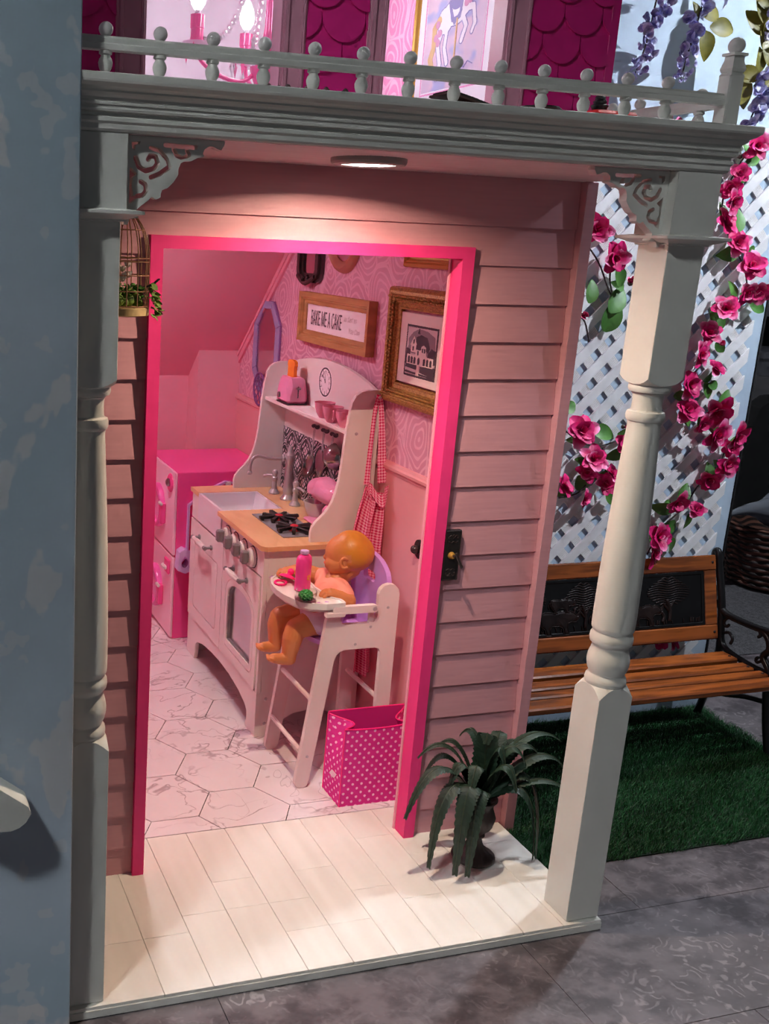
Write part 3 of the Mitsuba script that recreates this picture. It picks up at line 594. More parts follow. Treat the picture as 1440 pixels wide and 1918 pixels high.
# faucet
put(K+'__faucet', lathe([(.0005, .6446), (.026, .6446), (.027, .650), (.022, .656), (.0165, .664), (.0165, .670), (.0185, .676), (.0185, .690), (.0165, .700), (.0155, .735), (.0145, .745), (.0155, .752), (.0150, .775), (.0185, .787), (.0195, .797), (.0175, .808), (.0120, .816), (.0095, .824), (.0085, .834), (.0055, .840), (.0005, .841)], (-.163, 1.173, 0), 24), 'steel', 22)
put(K+'__faucet__spout', cat([tube(spline([(-.163, 1.173, .795), (-.20, 1.173, .795), (-.245, 1.173, .797), (-.280, 1.173, .806), (-.302, 1.173, .800), (-.312, 1.173, .780), (-.3135, 1.173, .748)], 6), .0062, 12), lathe([(.0075, .742), (.0095, .744), (.0095, .750), (.0065, .754)], (-.3135, 1.173, 0), 14), lathe([(.008, -.005), (.011, 0), (.008, .005)], (-.190, 1.173, .795), 14, 'x')]), 'steel', 45)
tp = [(.0005, .6446), (.019, .6446), (.020, .649), (.016, .655), (.011, .663), (.009, .682), (.0085, .692), (.0115, .697), (.0115, .705), (.0085, .709), (.0095, .716), (.0115, .722), (.0095, .730), (.0045, .735), (.0005, .736)]
for i, (x, y) in enumerate(((-.179, 1.266), (-.172, 1.082))):
    k = K+('__tap' if i == 0 else f'__tap_{i:03d}')
    put(k, lathe(tp, (x, y, 0), 20), 'steel', 22)
    put(k+'__lever', cat([tube([(x, y, .713), (x+.008 if i else x-.02, y-.028 if i else y+.02, .711), (x+.014 if i else x-.032, y-.052 if i else y+.03, .705)], [.0042, .005, .006], 10)]), 'steel', 45)
# hooks
for i, y in enumerate((1.052, .972, .900)):
    k = K+('__hook' if i == 0 else f'__hook_{i:03d}')
    put(k, cat([ball((-.126, y+.014, .932), .0085, 2, (1, 1.1, .8)), ball((-.126, y-.014, .932), .0085, 2, (1, 1.1, .8)), tube([(-.113, y, .932), (-.128, y, .932)], .0045), tube([(-.126, y+.012, .932), (-.126, y-.012, .932)], .0048)]), 'ink', 40)
# utensils
def utensil(key, y, label, c, build):
    tag(key, label, c, 'utensils hanging on the kitchen rail')
    put(key+'__handle', cat([tube(spline([(-.128, y+.005, .930), (-.131, y+.005, .90), (-.131, y+.003, .865)]), .0016, 6), tube(spline([(-.128, y-.005, .930), (-.131, y-.005, .90), (-.131, y-.003, .865)]), .0016, 6), tube(spline([(-.128, y+.005, .930), (-.126, y, .934), (-.128, y-.005, .930)]), .0016, 6)]), 'steel', 40)
    build(key)
def b_ladle(k):
    bowl = moved(lathe([(.0005, -.020), (.016, -.016), (.027, -.006), (.031, .006), (.030, .006), (.026, -.004), (.015, -.013), (.0005, -.017)], n=24), rot([0, 1, 0], -60), (-.142, 1.050, .792), 1.0)
    bowl.vertices[:, 2] = .792+(bowl.vertices[:, 2]-.792)*1.5
    put(k+'__bowl', bowl, 'chrome', 50); put(k+'__neck', tube([(-.131, 1.052, .87), (-.133, 1.051, .83)], .003, 8), 'steel')
def b_turner(k):
    put(k+'__neck', tube([(-.131, .972, .87), (-.135, .972, .850)], .003, 8), 'steel')
    put(k+'__blade', moved(ball((0, 0, 0), 1, 3, (.006, .022, .046)), rot([0, 0, 1], 20), (-.137, .972, .822)), 'chrome', True)
def b_strainer(k):
    bw = lathe([(.0005, .034), (.018, .031), (.033, .021), (.041, .006), (.045, 0), (.046, -.004), (.042, -.004), (.038, .004), (.030, .017), (.016, .027), (.0005, .030)][::-1], n=36)
    put(k+'__bowl', moved(bw, rot([0, 1, 0], -90)@rot([0, 0, 1], 12), (-.132, .880, .862)), 'chrome', 50)
    put(k+'__neck', tube([(-.131, .898, .872), (-.134, .886, .905)], .003, 8), 'steel')
utensil('ladle', 1.052, 'shiny toy ladle hanging leftmost on the kitchen rail', 'ladle', b_ladle)
utensil('turner', .972, 'slim shiny toy turner hanging between ladle and strainer', 'turner', b_turner)
utensil('strainer', .900, 'round shiny metal toy strainer hanging over the pink mixer', 'strainer', b_strainer)
# toaster and bread
K = 'toy_toaster'; tag(K, 'pink toy toaster at the far end of the hutch shelf', 'toaster')
tb = trimesh.convex.convex_hull(np.vstack([bx(-.198, -.120, 1.147, 1.257, .994, 1.030, .010).vertices, bx(-.1970, -.1210, 1.148, 1.256, 1.0, 1.070, .018).vertices, bx(-.189, -.129, 1.156, 1.248, 1.03, 1.085, .008).vertices]))
tb = minus(tb, bx(-.170, -.147, 1.180, 1.246, 1.055, 1.11))
put(K+'__body', tb, 'toy_pink', 35); put(K+'__foot', bx(-.197, -.121, 1.149, 1.255, .9903, .9955, .002), 'black')
put(K+'__dial', moved(lathe([(.0005, .006), (.009, .006), (.011, 0)][::-1], n=18), rot([0, 1, 0], -90), (-.197, 1.225, 1.018)), 'chrome', 30)
put(K+'__lever_slot', bx(-.1605, -.1575, 1.1465, 1.1500, 1.016, 1.056), 'ink'); put(K+'__lever', bx(-.168, -.150, 1.138, 1.148, 1.046, 1.053, .003), 'chrome')
br = Polygon([(1.186, 1.056), (1.240, 1.056), (1.240, 1.116), (1.245, 1.125), (1.242, 1.136), (1.230, 1.141), (1.213, 1.142), (1.196, 1.141), (1.184, 1.136), (1.181, 1.125), (1.186, 1.116)])
put('bread_slice', YZ(br.buffer(.001), -.1645, -.1525), 'bread', label='orange toy bread slice sticking out of the pink toaster', cat='bread'); 
# mugs
mugp = [(.0005, .9903), (.017, .9903), (.019, .993), (.026, 1.006), (.0315, 1.022), (.034, 1.038), (.0345, 1.041), (.033, 1.041), (.030, 1.024), (.024, 1.007), (.017, .997), (.0005, .996)]
for i, (x, y, lb) in enumerate([(-.166, .900, 'pink toy mug on the shelf right of the clock, farthest of three'), (-.176, .815, 'pink toy mug on the shelf, middle of three'), (-.172, .722, 'pink toy mug on the shelf beside the hutch side, nearest of three')]):
    k = num('toy_mug'); tag(k, lb, 'mug', 'pink mugs on the hutch shelf')
    put(k+'__cup', lathe(mugp, (x, y, 0), 32), 'mug_pink', 50)
    a = -1.9; ux, uy = math.cos(a), math.sin(a)
    put(k+'__handle', tube(spline([(x+ux*.030, y+uy*.030, 1.031), (x+ux*.044, y+uy*.044, 1.030), (x+ux*.048, y+uy*.048, 1.018), (x+ux*.038, y+uy*.038, 1.006), (x+ux*.023, y+uy*.023, 1.004)], 5), .0042, 10), 'mug_pink', 50)
# stand mixer
K = 'toy_mixer'; tag(K, 'pink toy stand mixer with white bowl at the back of the counter', 'stand mixer')
put(K+'__base', cat([bx(-.215, -.122, .735, .905, .6447, .656, .005), bx(-.205, -.130, .735, .790, .655, .725, .012)]), 'toy_pink')
put(K+'__head', cat([trimesh.convex.convex_hull(np.vstack([ball((-.168, y, z), r, 3).vertices for y, z, r in ((.905, .750, .036), (.845, .760, .043), (.765, .755, .036))])), lathe([(.012, .700), (.014, .725)], (-.168, .895, 0), 16)]), 'toy_pink', 40)
put(K+'__button', ball((-.207, .880, .733), .006, 2), 'chrome', True)
put(K+'__bowl', lathe([(.0005, .6565), (.024, .6565), (.030, .664), (.037, .684), (.0415, .702), (.0425, .706), (.040, .706), (.035, .684), (.027, .668), (.0005, .662)], (-.170, .905, 0), 32), 'white_gloss', 50)
put(K+'__whisk', cat([tube(spline([(-.168, .895, .71), (-.168+.012*math.cos(a), .895+.012*math.sin(a), .69), (-.168, .895, .672)]), .001, 5) for a in (0, 1.05, 2.1, 3.14, 4.2, 5.2)]), 'ink')

# ---------------------------------------------------------------- apron
K = 'apron'; tag(K, 'pink and white gingham apron hanging from the near hutch side', 'apron')
put(K+'__hanger_peg', moved(lathe([(.0005, -.03), (.0045, -.03), (.005, 0), (.0005, .001)], n=10), rot([1, 0, 0], 90), (-.1175, .612, 1.100)), 'kitchen_white')
def ribbon(pts, w, nrm=(0, -1, 0)):
    p = spline(pts, 6); t = np.gradient(p, axis=0); t /= np.linalg.norm(t, axis=1, keepdims=True); s = np.cross(t, nrm); s /= np.linalg.norm(s, axis=1, keepdims=True)
    w = np.interp(np.linspace(0, 1, len(p)), np.linspace(0, 1, len(np.atleast_1d(w))), np.atleast_1d(w))[:, None]/2
    v = np.stack([p-s*w, p+s*w], 1).reshape(-1, 3); f = []
    for i in range(len(p)-1): a = 2*i; f += [(a, a+1, a+3), (a, a+3, a+2)]
    L = np.r_[0, np.cumsum(np.linalg.norm(np.diff(p, axis=0), axis=1))]; global RUV; RUV = np.stack([np.stack([-w[:, 0]+1, L], -1), np.stack([w[:, 0]+1, L], -1)], 1).reshape(-1, 2)
    return tm(v, f)
put(K+'__neck_strap', ribbon([(-.119, .618, 1.108), (-.129, .616, 1.06), (-.136, .610, .98), (-.142, .604, .90), (-.147, .596, .835)], [.014, .013, .014, .016, .022]), 'gingham', True, uv=RUV)
put(K+'__neck_strap_001', ribbon([(-.117, .616, 1.108), (-.110, .612, 1.06), (-.105, .604, .98), (-.100, .598, .90), (-.096, .592, .84)], [.014, .017, .024, .030, .034]), 'gingham', True, uv=RUV)
def ap(u, v):
    z = .838-.622*v
    tl, tr = -.152-.020*np.clip(v*4, 0, 1)-.015*np.sin(v*3), -.0865+0*v
    x = tl+(tr-tl)*u
    y = .585+.018*np.sin(u*13+v*2.0)*np.clip(v*5+.35, 0, 1)+.010*np.sin(u*23-v*4)-.012*u
    z = z-.03*np.sin(math.pi*u)*(1-v)
    return np.stack([x, y, z], -1)
guv = lambda nu, nv, w, h: np.stack([a_.ravel() for a_ in np.meshgrid(np.linspace(0, w, nu), np.linspace(0, h, nv), indexing='ij')], -1)
put(K+'__body', grid(ap, 40, 44), 'gingham', True, uv=guv(40, 44, .21, .64))
put(K+'__bib_fold', grid(lambda u, v: np.stack([-.156+.052*u, .570+.012*np.sin(u*5)-.01*v, .838-.035*v-.022*u+.012*np.sin(u*6)], -1), 12, 6), 'gingham', True, uv=guv(12, 6, .06, .04))

# ---------------------------------------------------------------- wall art on the wallpaper wall
def frame_rect(key, y0, y1, z0, z1, w, d, mat, prof=None, x=XW):
    """mitred frame of four rails whose profile runs from the outer to the inner edge"""
    prof = prof or [(0, 0), (0, .6), (.10, .9), (.35, 1), (.5, .8), (.62, .85), (.8, .5), (1, .45), (1, 0)]
    cs = [(y0, z0, 1, 1), (y1, z0, -1, 1), (y1, z1, -1, -1), (y0, z1, 1, -1)]
    for k in range(4):
        a, b = cs[k], cs[(k+1) % 4]; v = []
        for o, h in prof:
            for c in (a, b): v.append((x-h*d-.0002, c[0]+c[2]*o*w, c[1]+c[3]*o*w))
        f = []
        for i in range(len(prof)-1): f += [(2*i, 2*i+1, 2*i+3), (2*i, 2*i+3, 2*i+2)]
        put(f'{key}__rail' if k == 0 else f'{key}__rail_{k:03d}', tm(v, f), mat)
def on_wall(m, y, z, x):   # text mesh (reads along +x) to the wall, reading towards smaller y
    v = m.vertices; return tm(np.c_[x-v[:, 2], y-v[:, 0], z+v[:, 1]], m.faces)
K = 'framed_sign'; tag(K, 'wood framed sign reading BAKE ME A CAKE above the toy kitchen', 'sign')
frame_rect(K, .752, 1.312, 1.205, 1.376, .040, .030, 'frame_wood', [(0, 0), (0, 1), (.45, .95), (.5, .80), (.62, .80), (.68, .60), (.9, .55), (1, .5), (1, .2)])
put(K+'__board', bx(XW-.010, XW-.002, .785, 1.28, 1.238, 1.342), 'paper')
tx = meshkit.text_mesh('BAKE ME A CAKE', .050, .0006); tx.vertices[:, 0] *= .255/tx.bounds[1][0]
put(K+'__board__lettering', on_wall(tx, 1.238, 1.266, XW-.0102), 'ink', label='thin capital letters BAKE ME A CAKE')
for i, (s, y, z) in enumerate((('as fast as', .968, 1.298), ('You Can', .930, 1.262))):
    t2 = meshkit.text_mesh(s, .017, .0006); t2.vertices[:, 0] *= .9; t2.vertices[:, 0] += t2.vertices[:, 1]*.35
    put(f'{K}__board__lettering_{i+1:03d}', on_wall(t2, y, z, XW-.0102), 'ink_light')
GP = [(0, 0), (0, .55), (.06, .8), (.18, .97), (.32, 1), (.46, .9), (.56, .68), (.60, .62), (.63, .70), (.70, .70), (.74, .5), (.90, .42), (.93, .5), (1, .48), (1, .1)]
K = 'gold_frame'; tag(K, 'ornate gold framed picture of a Victorian house right of the sign', 'picture')
frame_rect(K, .245, .632, 1.092, 1.430, .062, .034, 'gold', GP)
rr = random.Random(5); bm = []
for (ya, za, yb, zb) in ((.26, 1.418, .62, 1.418), (.26, 1.104, .62, 1.104), (.620, 1.11, .620, 1.41), (.257, 1.11, .257, 1.41)):
    n_ = int(math.hypot(yb-ya, zb-za)/.0105)
    for q in range(n_+1):
        t = q/n_; oy, oz = (0, 1) if ya != yb else (1, 0); sg = -1 if (za > 1.3 or ya > .5) else 1
        if ya != yb: sg = -1 if za > 1.3 else 1
        for lv_ in (0.004, .014, .024):
            y = ya+(yb-ya)*t; z = za+(zb-za)*t
            if ya == yb: y += (-1 if ya > .5 else 1)*lv_
            else: z += sg*lv_
            bm.append(ball((XW-(.0335 if lv_ > .01 and lv_ < .02 else .030), y+rr.uniform(-.001, .001), z+rr.uniform(-.001, .001)), .0046, 1, (.75, 1.0, 1.0)))
put(K+'__beading', cat(bm), 'gold', True)
put(K+'__mat_board', bx(XW-.012, XW-.003, .30, .575, 1.16, 1.36), 'mat_board')
pz0, pz1, py0, py1 = 1.188, 1.322, .357, .523
put(K+'__print_border', YZ(sbox(py0-.006, pz0-.006, py1+.006, pz1+.006), XW-.0126, XW-.0119), 'ink'); put(K+'__print', YZ(sbox(py0, pz0, py1, pz1), XW-.0132, XW-.0125), 'ink_light')
Y_ = lambda s: py1-(py1-py0)*s; Z_ = lambda s: pz0+(pz1-pz0)*s
def pl(*pts): return Polygon([(Y_(a), Z_(b)) for a, b in pts])
sky_ = pl((0, .45), (.08, .62), (.05, .75), (.2, .9), (.4, .98), (.7, .95), (.95, .85), (1, .45))
dark = union_all([pl((.33, .80), (.48, .86), (.70, .82), (.80, .62), (.78, .52), (.30, .52)), pl((0, .22), (.12, .30), (.15, .52), (.02, .55)), pl((.72, .28), (1, .30), (1, .58), (.86, .62), (.76, .50)), pl((.02, .14), (.4, .12), (.4, .22), (.02, .24)), pl((.52, .08), (1, .02), (1, .24), (.52, .2)), pl((.36, .88), (.40, 1.0), (.44, .88)), pl((0, .03), (1, .0), (1, .03), (0, .07))])
light = union_all([pl((.13, .62), (.25, .82), (.36, .64)), pl((.16, .48), (.34, .48), (.34, .64), (.16, .64)), pl((.34, .40), (.70, .40), (.70, .54), (.34, .54)), pl((.52, .44), (.52, .62), (.60, .66), (.68, .62), (.68, .44)), pl((.05, .22), (.95, .22), (.95, .42), (.05, .42)), pl((.40, .0), (.50, .0), (.48, .24), (.42, .24))])
wins = [pl((a, .24), (a+.07, .24), (a+.07, .36), (a+.035, .39), (a, .36)) for a in (.09, .19, .29, .43, .62, .73, .84)]+[pl((a, b), (a+.045, b), (a+.045, b+.09), (a, b+.09)) for a, b in ((.22, .51), (.55, .50), (.62, .50), (.40, .43), (.23, .66))]
put(K+'__print__sky', YZ(sky_, XW-.0135, XW-.0131), 'ink_mid'); put(K+'__print__trees_and_roof', YZ(dark.buffer(.0003), XW-.0138, XW-.0131), 'ink'); put(K+'__print__house_walls', YZ(light.buffer(.0002), XW-.0141, XW-.0131), 'mat_board'); put(K+'__print__house_windows', YZ(union_all(wins), XW-.0144, XW-.0131), 'ink')
K = 'gold_frame_001'; tag(K, 'plain gold framed picture cut off at the top right of the doorway', 'picture')
frame_rect(K, .26, .578, 1.487, 1.655, .030, .022, 'gold_plain'); put(K+'__sheet', bx(XW-.008, XW-.002, .28, .56, 1.505, 1.64), 'mat_board')
K = 'dark_frame'; tag(K, 'dark ornate framed mirror cut off at the top above the sign', 'mirror')
o_ = rrect(1.172, 1.378, 1.408, 1.655, .045); i_ = rrect(1.218, 1.334, 1.440, 1.63, .02)
put(K+'__frame', cat([YZ(o_.difference(i_), XW-.014, XW-.001), YZ(o_.buffer(-.010).difference(i_.buffer(.012)), XW-.024, XW-.013), tube(spline([(XW-.024, 1.20, 1.43), (XW-.027, 1.24, 1.413), (XW-.028, 1.275, 1.405), (XW-.027, 1.31, 1.413), (XW-.024, 1.35, 1.43)]), .008, 8)]), 'dark_frame')
for sx_ in (-1, 1): part(K, 'scroll', tube(spline([(XW-.027, 1.275+sx_*.055, 1.425), (XW-.03, 1.275+sx_*.035, 1.412), (XW-.03, 1.275+sx_*.018, 1.422), (XW-.03, 1.275+sx_*.028, 1.432)]), .005, 8), 'dark_frame', 40)
put(K+'__glass', YZ(i_.buffer(.004), XW-.010, XW-.006), 'mirror')
K = 'oval_frame'; tag(K, 'copper oval framed mirror cut off at the top, right of the dark frame', 'mirror')
ov = lathe([(.70, 0), (1.0, 0), (1.0, .3), (.96, .7), (.88, 1), (.78, .8), (.72, .5), (.68, .45), (.68, 0)], n=48)
ov.vertices = np.c_[XW-.0005-.026*ov.vertices[:, 2], 1.008+.118*ov.vertices[:, 0], 1.572+.122*ov.vertices[:, 1]]
put(K+'__frame', ov, 'copper', 40); put(K+'__glass', YZ(ell(1.008, 1.572, .086, .088), XW-.008, XW-.003), 'mirror')
K = 'octagon_mirror'; tag(K, 'tall octagonal purple framed wall mirror left of the toaster', 'mirror')
oc = [(1.722, 1.316), (1.612, 1.319), (1.530, 1.232), (1.530, 1.060), (1.612, .955), (1.722, .955), (1.806, 1.035), (1.806, 1.230)]
cen = np.mean(oc, 0)
inn = [tuple(cen+(np.array(q)-cen)*np.array([.70, .83])) for q in oc]
for k in range(8):
    a, b, c_, d_ = oc[k], oc[(k+1) % 8], inn[(k+1) % 8], inn[k]
    part(K, 'frame_segment', YZ(Polygon([a, b, c_, d_]).buffer(-.0012), XW-.012, XW-.001), 'mirror_purple')
put(K+'__glass', YZ(Polygon(inn).buffer(.002), XW-.006, XW-.003), 'mirror'); put(K+'__leading', YZ(Polygon(oc).difference(Polygon(inn)), XW-.008, XW-.001), 'net_purple')
K = 'wire_heart'; tag(K, 'small purple wire mesh ornament hanging below the octagonal mirror', 'ornament')
loop = [(XW-.022, 1.680+.062*math.cos(t), .970+.064*math.sin(t)) for t in np.linspace(0, 2*math.pi, 33)]
put(K+'__rim', tube(loop, .0038, 8, False), 'net_purple', True)
st = []
for k in range(-2, 3):
    for dr_ in (-1, 1):
        o = k*.026; h_l = math.sqrt(max(.062**2-o*o, 0))*.98; d_ = np.array([.7071*dr_, .7071]); nn = np.array([-d_[1], d_[0]])
        pa, pb = nn*o-d_*h_l, nn*o+d_*h_l
        st.append(tube([(XW-.022, 1.680+pa[0], .970+pa[1]), (XW-.018, 1.680+(pa[0]+pb[0])/2, .970+(pa[1]+pb[1])/2), (XW-.022, 1.680+pb[0], .970+pb[1])], .0020, 6))
for k, m in enumerate(st): part(K, 'strand', m, 'net_purple')
K = 'door_knob'; tag(K, 'dark round knob on the pink wall just inside the right door jamb', 'knob')
put(K+'__rose', moved(lathe([(.0005, 0), (.028, 0), (.028, .004), (.020, .008), (.0005, .008)], n=28), rot([0, 1, 0], -90), (XW-.0042, .352, .699)), 'black', 40)
put(K+'__knob', ball((XW-.020, .352, .699), .013, 2), 'dark_frame', True)

# ---------------------------------------------------------------- high chair
K = 'doll_high_chair'; tag(K, 'white and lilac wooden doll high chair standing in front of the toy kitchen', 'high chair')
hs = Polygon([(-.446, .022), (-.446, .012), (-.438, .002), (-.420, .0005), (-.408, .006), (-.403, .020), (-.352, .392), (-.346, .410), (-.334, .421), (-.318, .425), (-.226, .425), (-.214, .421), (-.2075, .408), (-.2065, .012), (-.200, .002), (-.185, .0005), (-.170, .002), (-.163, .012),
              (-.1635, .585), (-.168, .600), (-.180, .612), (-.197, .615), (-.213, .611), (-.224, .600), (-.228, .585), (-.226, .530), (-.229, .516), (-.238, .505), (-.252, .501), (-.326, .501), (-.337, .506), (-.342, .520), (-.346, .529), (-.378, .529), (-.384, .518)])
for i, (a, b) in enumerate(((.303, .3195), (.5455, .562))):
    m = XZ(hs, a, b)
    put(K+('__side_frame' if i == 0 else '__side_frame_001'), m, 'chair_white')
seat = Polygon([(-.175, .321), (-.175, .544), (-.330, .544), (-.372, .520), (-.394, .475), (-.398, .4325), (-.394, .39), (-.372, .345), (-.330, .321)])
put(K+'__seat', XY(seat, .424, .438), 'lilac')
bp_ = Polygon([(.3205, .438), (.3205, .610)]+[(.4325-.112*math.cos(t), .610+.062*math.sin(t)) for t in np.linspace(0, math.pi, 20)][1:-1]+[(.5445, .610), (.5445, .438)])
slot = rrect(.395, .470, .588, .618, .012)
put(K+'__backrest', YZ(bp_.difference(slot), -.197, -.182), 'lilac')
for x, z, nm in ((-.431, .115, 0), (-.405, .270, 1), (-.186, .250, 2), (-.186, .12, 3)):
    part(K, 'stretcher', tube([(x, .319, z), (x, .5460, z)], .0072, 14), 'chair_white', 40)
tray = [(-.335, .288), (-.395, .286), (-.440, .300), (-.470, .335), (-.486, .385), (-.490, .4325), (-.486, .480), (-.470, .530), (-.440, .565), (-.395, .579), (-.335, .577), (-.335, .545), (-.352, .525), (-.362, .480), (-.365, .4325), (-.362, .385), (-.352, .340), (-.335, .320)]
tp_ = Polygon(tray).buffer(-.006).buffer(.006, 6)
put(K+'__tray', XY(tp_, .556, .571), 'white_gloss'); put(K+'__tray__rim', XY(tp_.difference(tp_.buffer(-.007)), .5705, .574), 'white_gloss')
put(K+'__tray__underside', XY(tp_.buffer(-.012), .546, .5565), 'chair_white')
dec = [affinity.rotate(ell(a, b, .006, .003), 40*k) for k, (a, b) in enumerate(((-.462, .545), (-.470, .520), (-.455, .555), (-.40, .300), (-.385, .312), (-.41, .31)))]
put(K+'__tray__flower_print', XY(union_all(dec), .5711, .5715), 'lilac')
for i, y in enumerate((.286, .5625)):
    k = K+('__tray_arm' if i == 0 else '__tray_arm_001')
    arm = Polygon([(-.375, .540), (-.245, .540), (-.238, .543), (-.234, .551), (-.238, .559), (-.245, .562), (-.375, .562)])
    put(k, XZ(arm, y, y+.0165), 'chair_white'); put(k+'__bracket', bx(-.395, -.335, y-.001, y+.0175, .531, .5475, .003), 'chair_white')
    put(k+'__bolt', moved(lathe([(.0005, .0015), (.0065, .0015), (.0075, -.001)][::-1], n=16), rot([1, 0, 0], 90), (-.246, y, .551)), 'steel')
    pz = y+.017 if i == 0 else y-.010
    put(k+'__post', bx(-.255, -.237, min(y+.0168, .5455) if i == 0 else .5465, (y+.0168 if i == 0 else .5465)+.008, .47, .556, .002), 'chair_white')
for (x, z) in ((-.196, .545), (-.246, .490), (-.290, .440), (-.413, .10)):
    part(K, 'bolt', moved(lathe([(.0005, .0012), (.004, .0012), (.0046, -.001)][::-1], n=12), rot([1, 0, 0], 90), (x, .303, z)), 'steel')

# ---------------------------------------------------------------- doll in the high chair
def mball(c, r, n=24): return m3.Manifold.sphere(float(r), n).translate([float(x) for x in c])
def limb(*cr): 
    out = m3.Manifold()
    for (a, ra), (b, rb) in zip(cr[:-1], cr[1:]): out += m3.Manifold.batch_hull([mball(a, ra), mball(b, rb)])
    return out
def finish(M_, e=.0045, it=6):
    t = back(M_.simplify(.0004).refine_to_length(e)); t = trimesh.Trimesh(t.vertices, t.faces); t.merge_vertices(); v0 = t.vertices.copy()
    trimesh.smoothing.filter_taubin(t, lamb=.5, nu=-.52, iterations=it)
    v = t.vertices.copy(); bad = (np.linalg.norm(v-v0, axis=1) > .006) | ~np.isfinite(v).all(1); v[bad] = v0[bad]; t.vertices = v; return t
hc = np.array([-.270, .432, .671]); yaw = math.radians(146)   # facing -x, turned away from the camera
fw = np.array([math.cos(yaw), math.sin(yaw), -.06]); fw /= np.linalg.norm(fw); lf = np.cross([0, 0, 1], fw); lf /= np.linalg.norm(lf); up = np.cross(fw, lf)
H = lambda f_, l_, u_: hc+(fw*f_+lf*l_+up*u_)*.96
body = m3.Manifold.batch_hull([mball(H(-.008, 0, .010), .060, 40), mball(H(.012, 0, .000), .057, 40), mball(H(-.022, 0, .004), .0545, 32)])
for s in (-1, 1): body += m3.Manifold.batch_hull([mball(H(.036, s*.028, -.027), .029), mball(H(.012, s*.028, -.022), .031)])
body += m3.Manifold.batch_hull([mball(H(.050, 0, -.034), .022), mball(H(.046, 0, -.050), .017), mball(H(.02, 0, -.045), .03)])
body += limb((H(.058, 0, -.006), .009), (H(.068, 0, -.015), .0095))
for s in (-1, 1): body += limb((H(.062, s*.008, -.019), .006), (H(.066, s*.002, -.018), .006))
body += limb((H(.066, -.010, -.034), .0055), (H(.070, 0, -.032), .006), (H(.066, .010, -.034), .0055)); body += limb((H(.064, -.008, -.042), .0055), (H(.067, 0, -.043), .006), (H(.064, .008, -.042), .0055))
for s in (-1, 1):
    e = [(H(.002+.012*math.cos(t), s*(.058+.006*abs(math.cos(t/2))), -.014+.016*math.sin(t)), .0042) for t in np.linspace(-2.2, 2.2, 9)]
    body += limb(*e); body += limb((H(.002, s*.053, -.023), .008), (H(.004, s*.057, -.010), .007))
neck = (-.295, .432, .603)
body += limb((H(-.008, 0, -.045), .030), (neck, .029), ((-.305, .432, .580), .038))
body += m3.Manifold.batch_hull([mball((-.312, .400, .576), .030), mball((-.312, .464, .576), .030), mball((-.325, .432, .548), .046), mball((-.325, .432, .505), .050)])
body += m3.Manifold.batch_hull([mball((-.325, .432, .505), .050), mball((-.330, .410, .482), .041), mball((-.330, .454, .482), .041)])
# legs: hip, knee, ankle, foot
body += limb(((-.345, .405, .474), .040), ((-.385, .400, .476), .038), ((-.436, .394, .464), .031), ((-.446, .392, .438), .030), ((-.452, .392, .395), .0235), ((-.454, .392, .378), .0205))
body += limb(((-.452, .392, .373), .0200), ((-.478, .390, .374), .0168), ((-.504, .388, .380), .0140))
body += limb(((-.345, .460, .474), .040), ((-.400, .466, .482), .037), ((-.456, .470, .474), .031), ((-.464, .472, .448), .029), ((-.464, .474, .402), .0225), ((-.464, .474, .386), .0195))
body += limb(((-.464, .474, .381), .019), ((-.486, .472, .380), .0165), ((-.508, .466, .384), .0138))
for by, bxx, bz in ((.388, -.512, .381), (.466, -.515, .385)):
    for j in range(5): body += limb(((bxx+.003+.0012*j*j*.3, by+(j-2)*.0064, bz-.003), .0042), ((bxx-.011+.002*abs(j-1), by+(j-2)*.0074, bz+.002), .0050 if j else .0062))
# arms: shoulder, elbow, wrist, palm and five curled fingers
def arm(pts, yc, fx_, fz, thumb):
    global body
    body += limb(*pts)
    for j in range(4):
        yy = yc+.0082*(j-1.5); L_ = (.018, .023, .022, .017)[j]
        body += limb(((fx_, yy, fz), .0054), ((fx_-L_*.6, yy+(j-1.5)*.001, fz+.002), .0052), ((fx_-L_, yy+(j-1.5)*.001, fz-.007), .0048), ((fx_-L_*.85, yy, fz-.012), .0044))
    body += limb(((fx_+.012, yc+thumb*.012, fz+.003), .0058), ((fx_+.002, yc+thumb*.021, fz+.002), .0055), ((fx_-.009, yc+thumb*.022, fz-.003), .0048))
arm([((-.308, .392, .578), .027), ((-.303, .368, .558), .0275), ((-.300, .357, .552), .0265), ((-.322, .355, .562), .0225), ((-.342, .357, .574), .0170), ((-.354, .359, .5785), .0155)], .359, -.360, .5790, 1)
arm([((-.300, .472, .582), .027), ((-.326, .510, .578), .0265), ((-.348, .524, .586), .024), ((-.384, .536, .592), .0190), ((-.404, .540, .590), .0155), ((-.416, .541, .5885), .0155)], .541, -.420, .5885, -1)
dm = finish(body, .0030, 4)
q = dm.vertices-hc; fq, uq, lq = q@fw, q@up, q@lf
hair = (np.linalg.norm(q, axis=1) < .078) & (uq > -.040) & (fq < .030-.55*np.clip(-uq, 0, 1)+.35*np.clip(uq, -.02, .06)*-.5) & ~((np.abs(fq+.002) < .022) & (np.abs(lq) > .052) & (uq < .014))
t_ = np.clip((.034+.25*uq-fq)/.05, 0, 1)*np.clip((uq+.045)/.03, 0, 1)*np.clip((.095-np.linalg.norm(q, axis=1))/.01, 0, 1)
near_ear = (np.abs(fq-.002) < .019) & (np.abs(lq) > .055) & (uq < .012); t_[near_ear] = 0
skin, hairc, lip = np.array(lin((202, 126, 78))), np.array(lin((196, 122, 40))), np.array(lin((206, 92, 80)))
col = skin[None]*(1-t_[:, None])+hairc[None]*t_[:, None]
lp = (fq > .062) & (uq < -.028) & (uq > -.050) & (np.abs(lq) < .013); col[lp] = lip
K = 'baby_doll'; tag(K, 'bald baby doll in peach shirt seated in the high chair, looking away', 'doll')
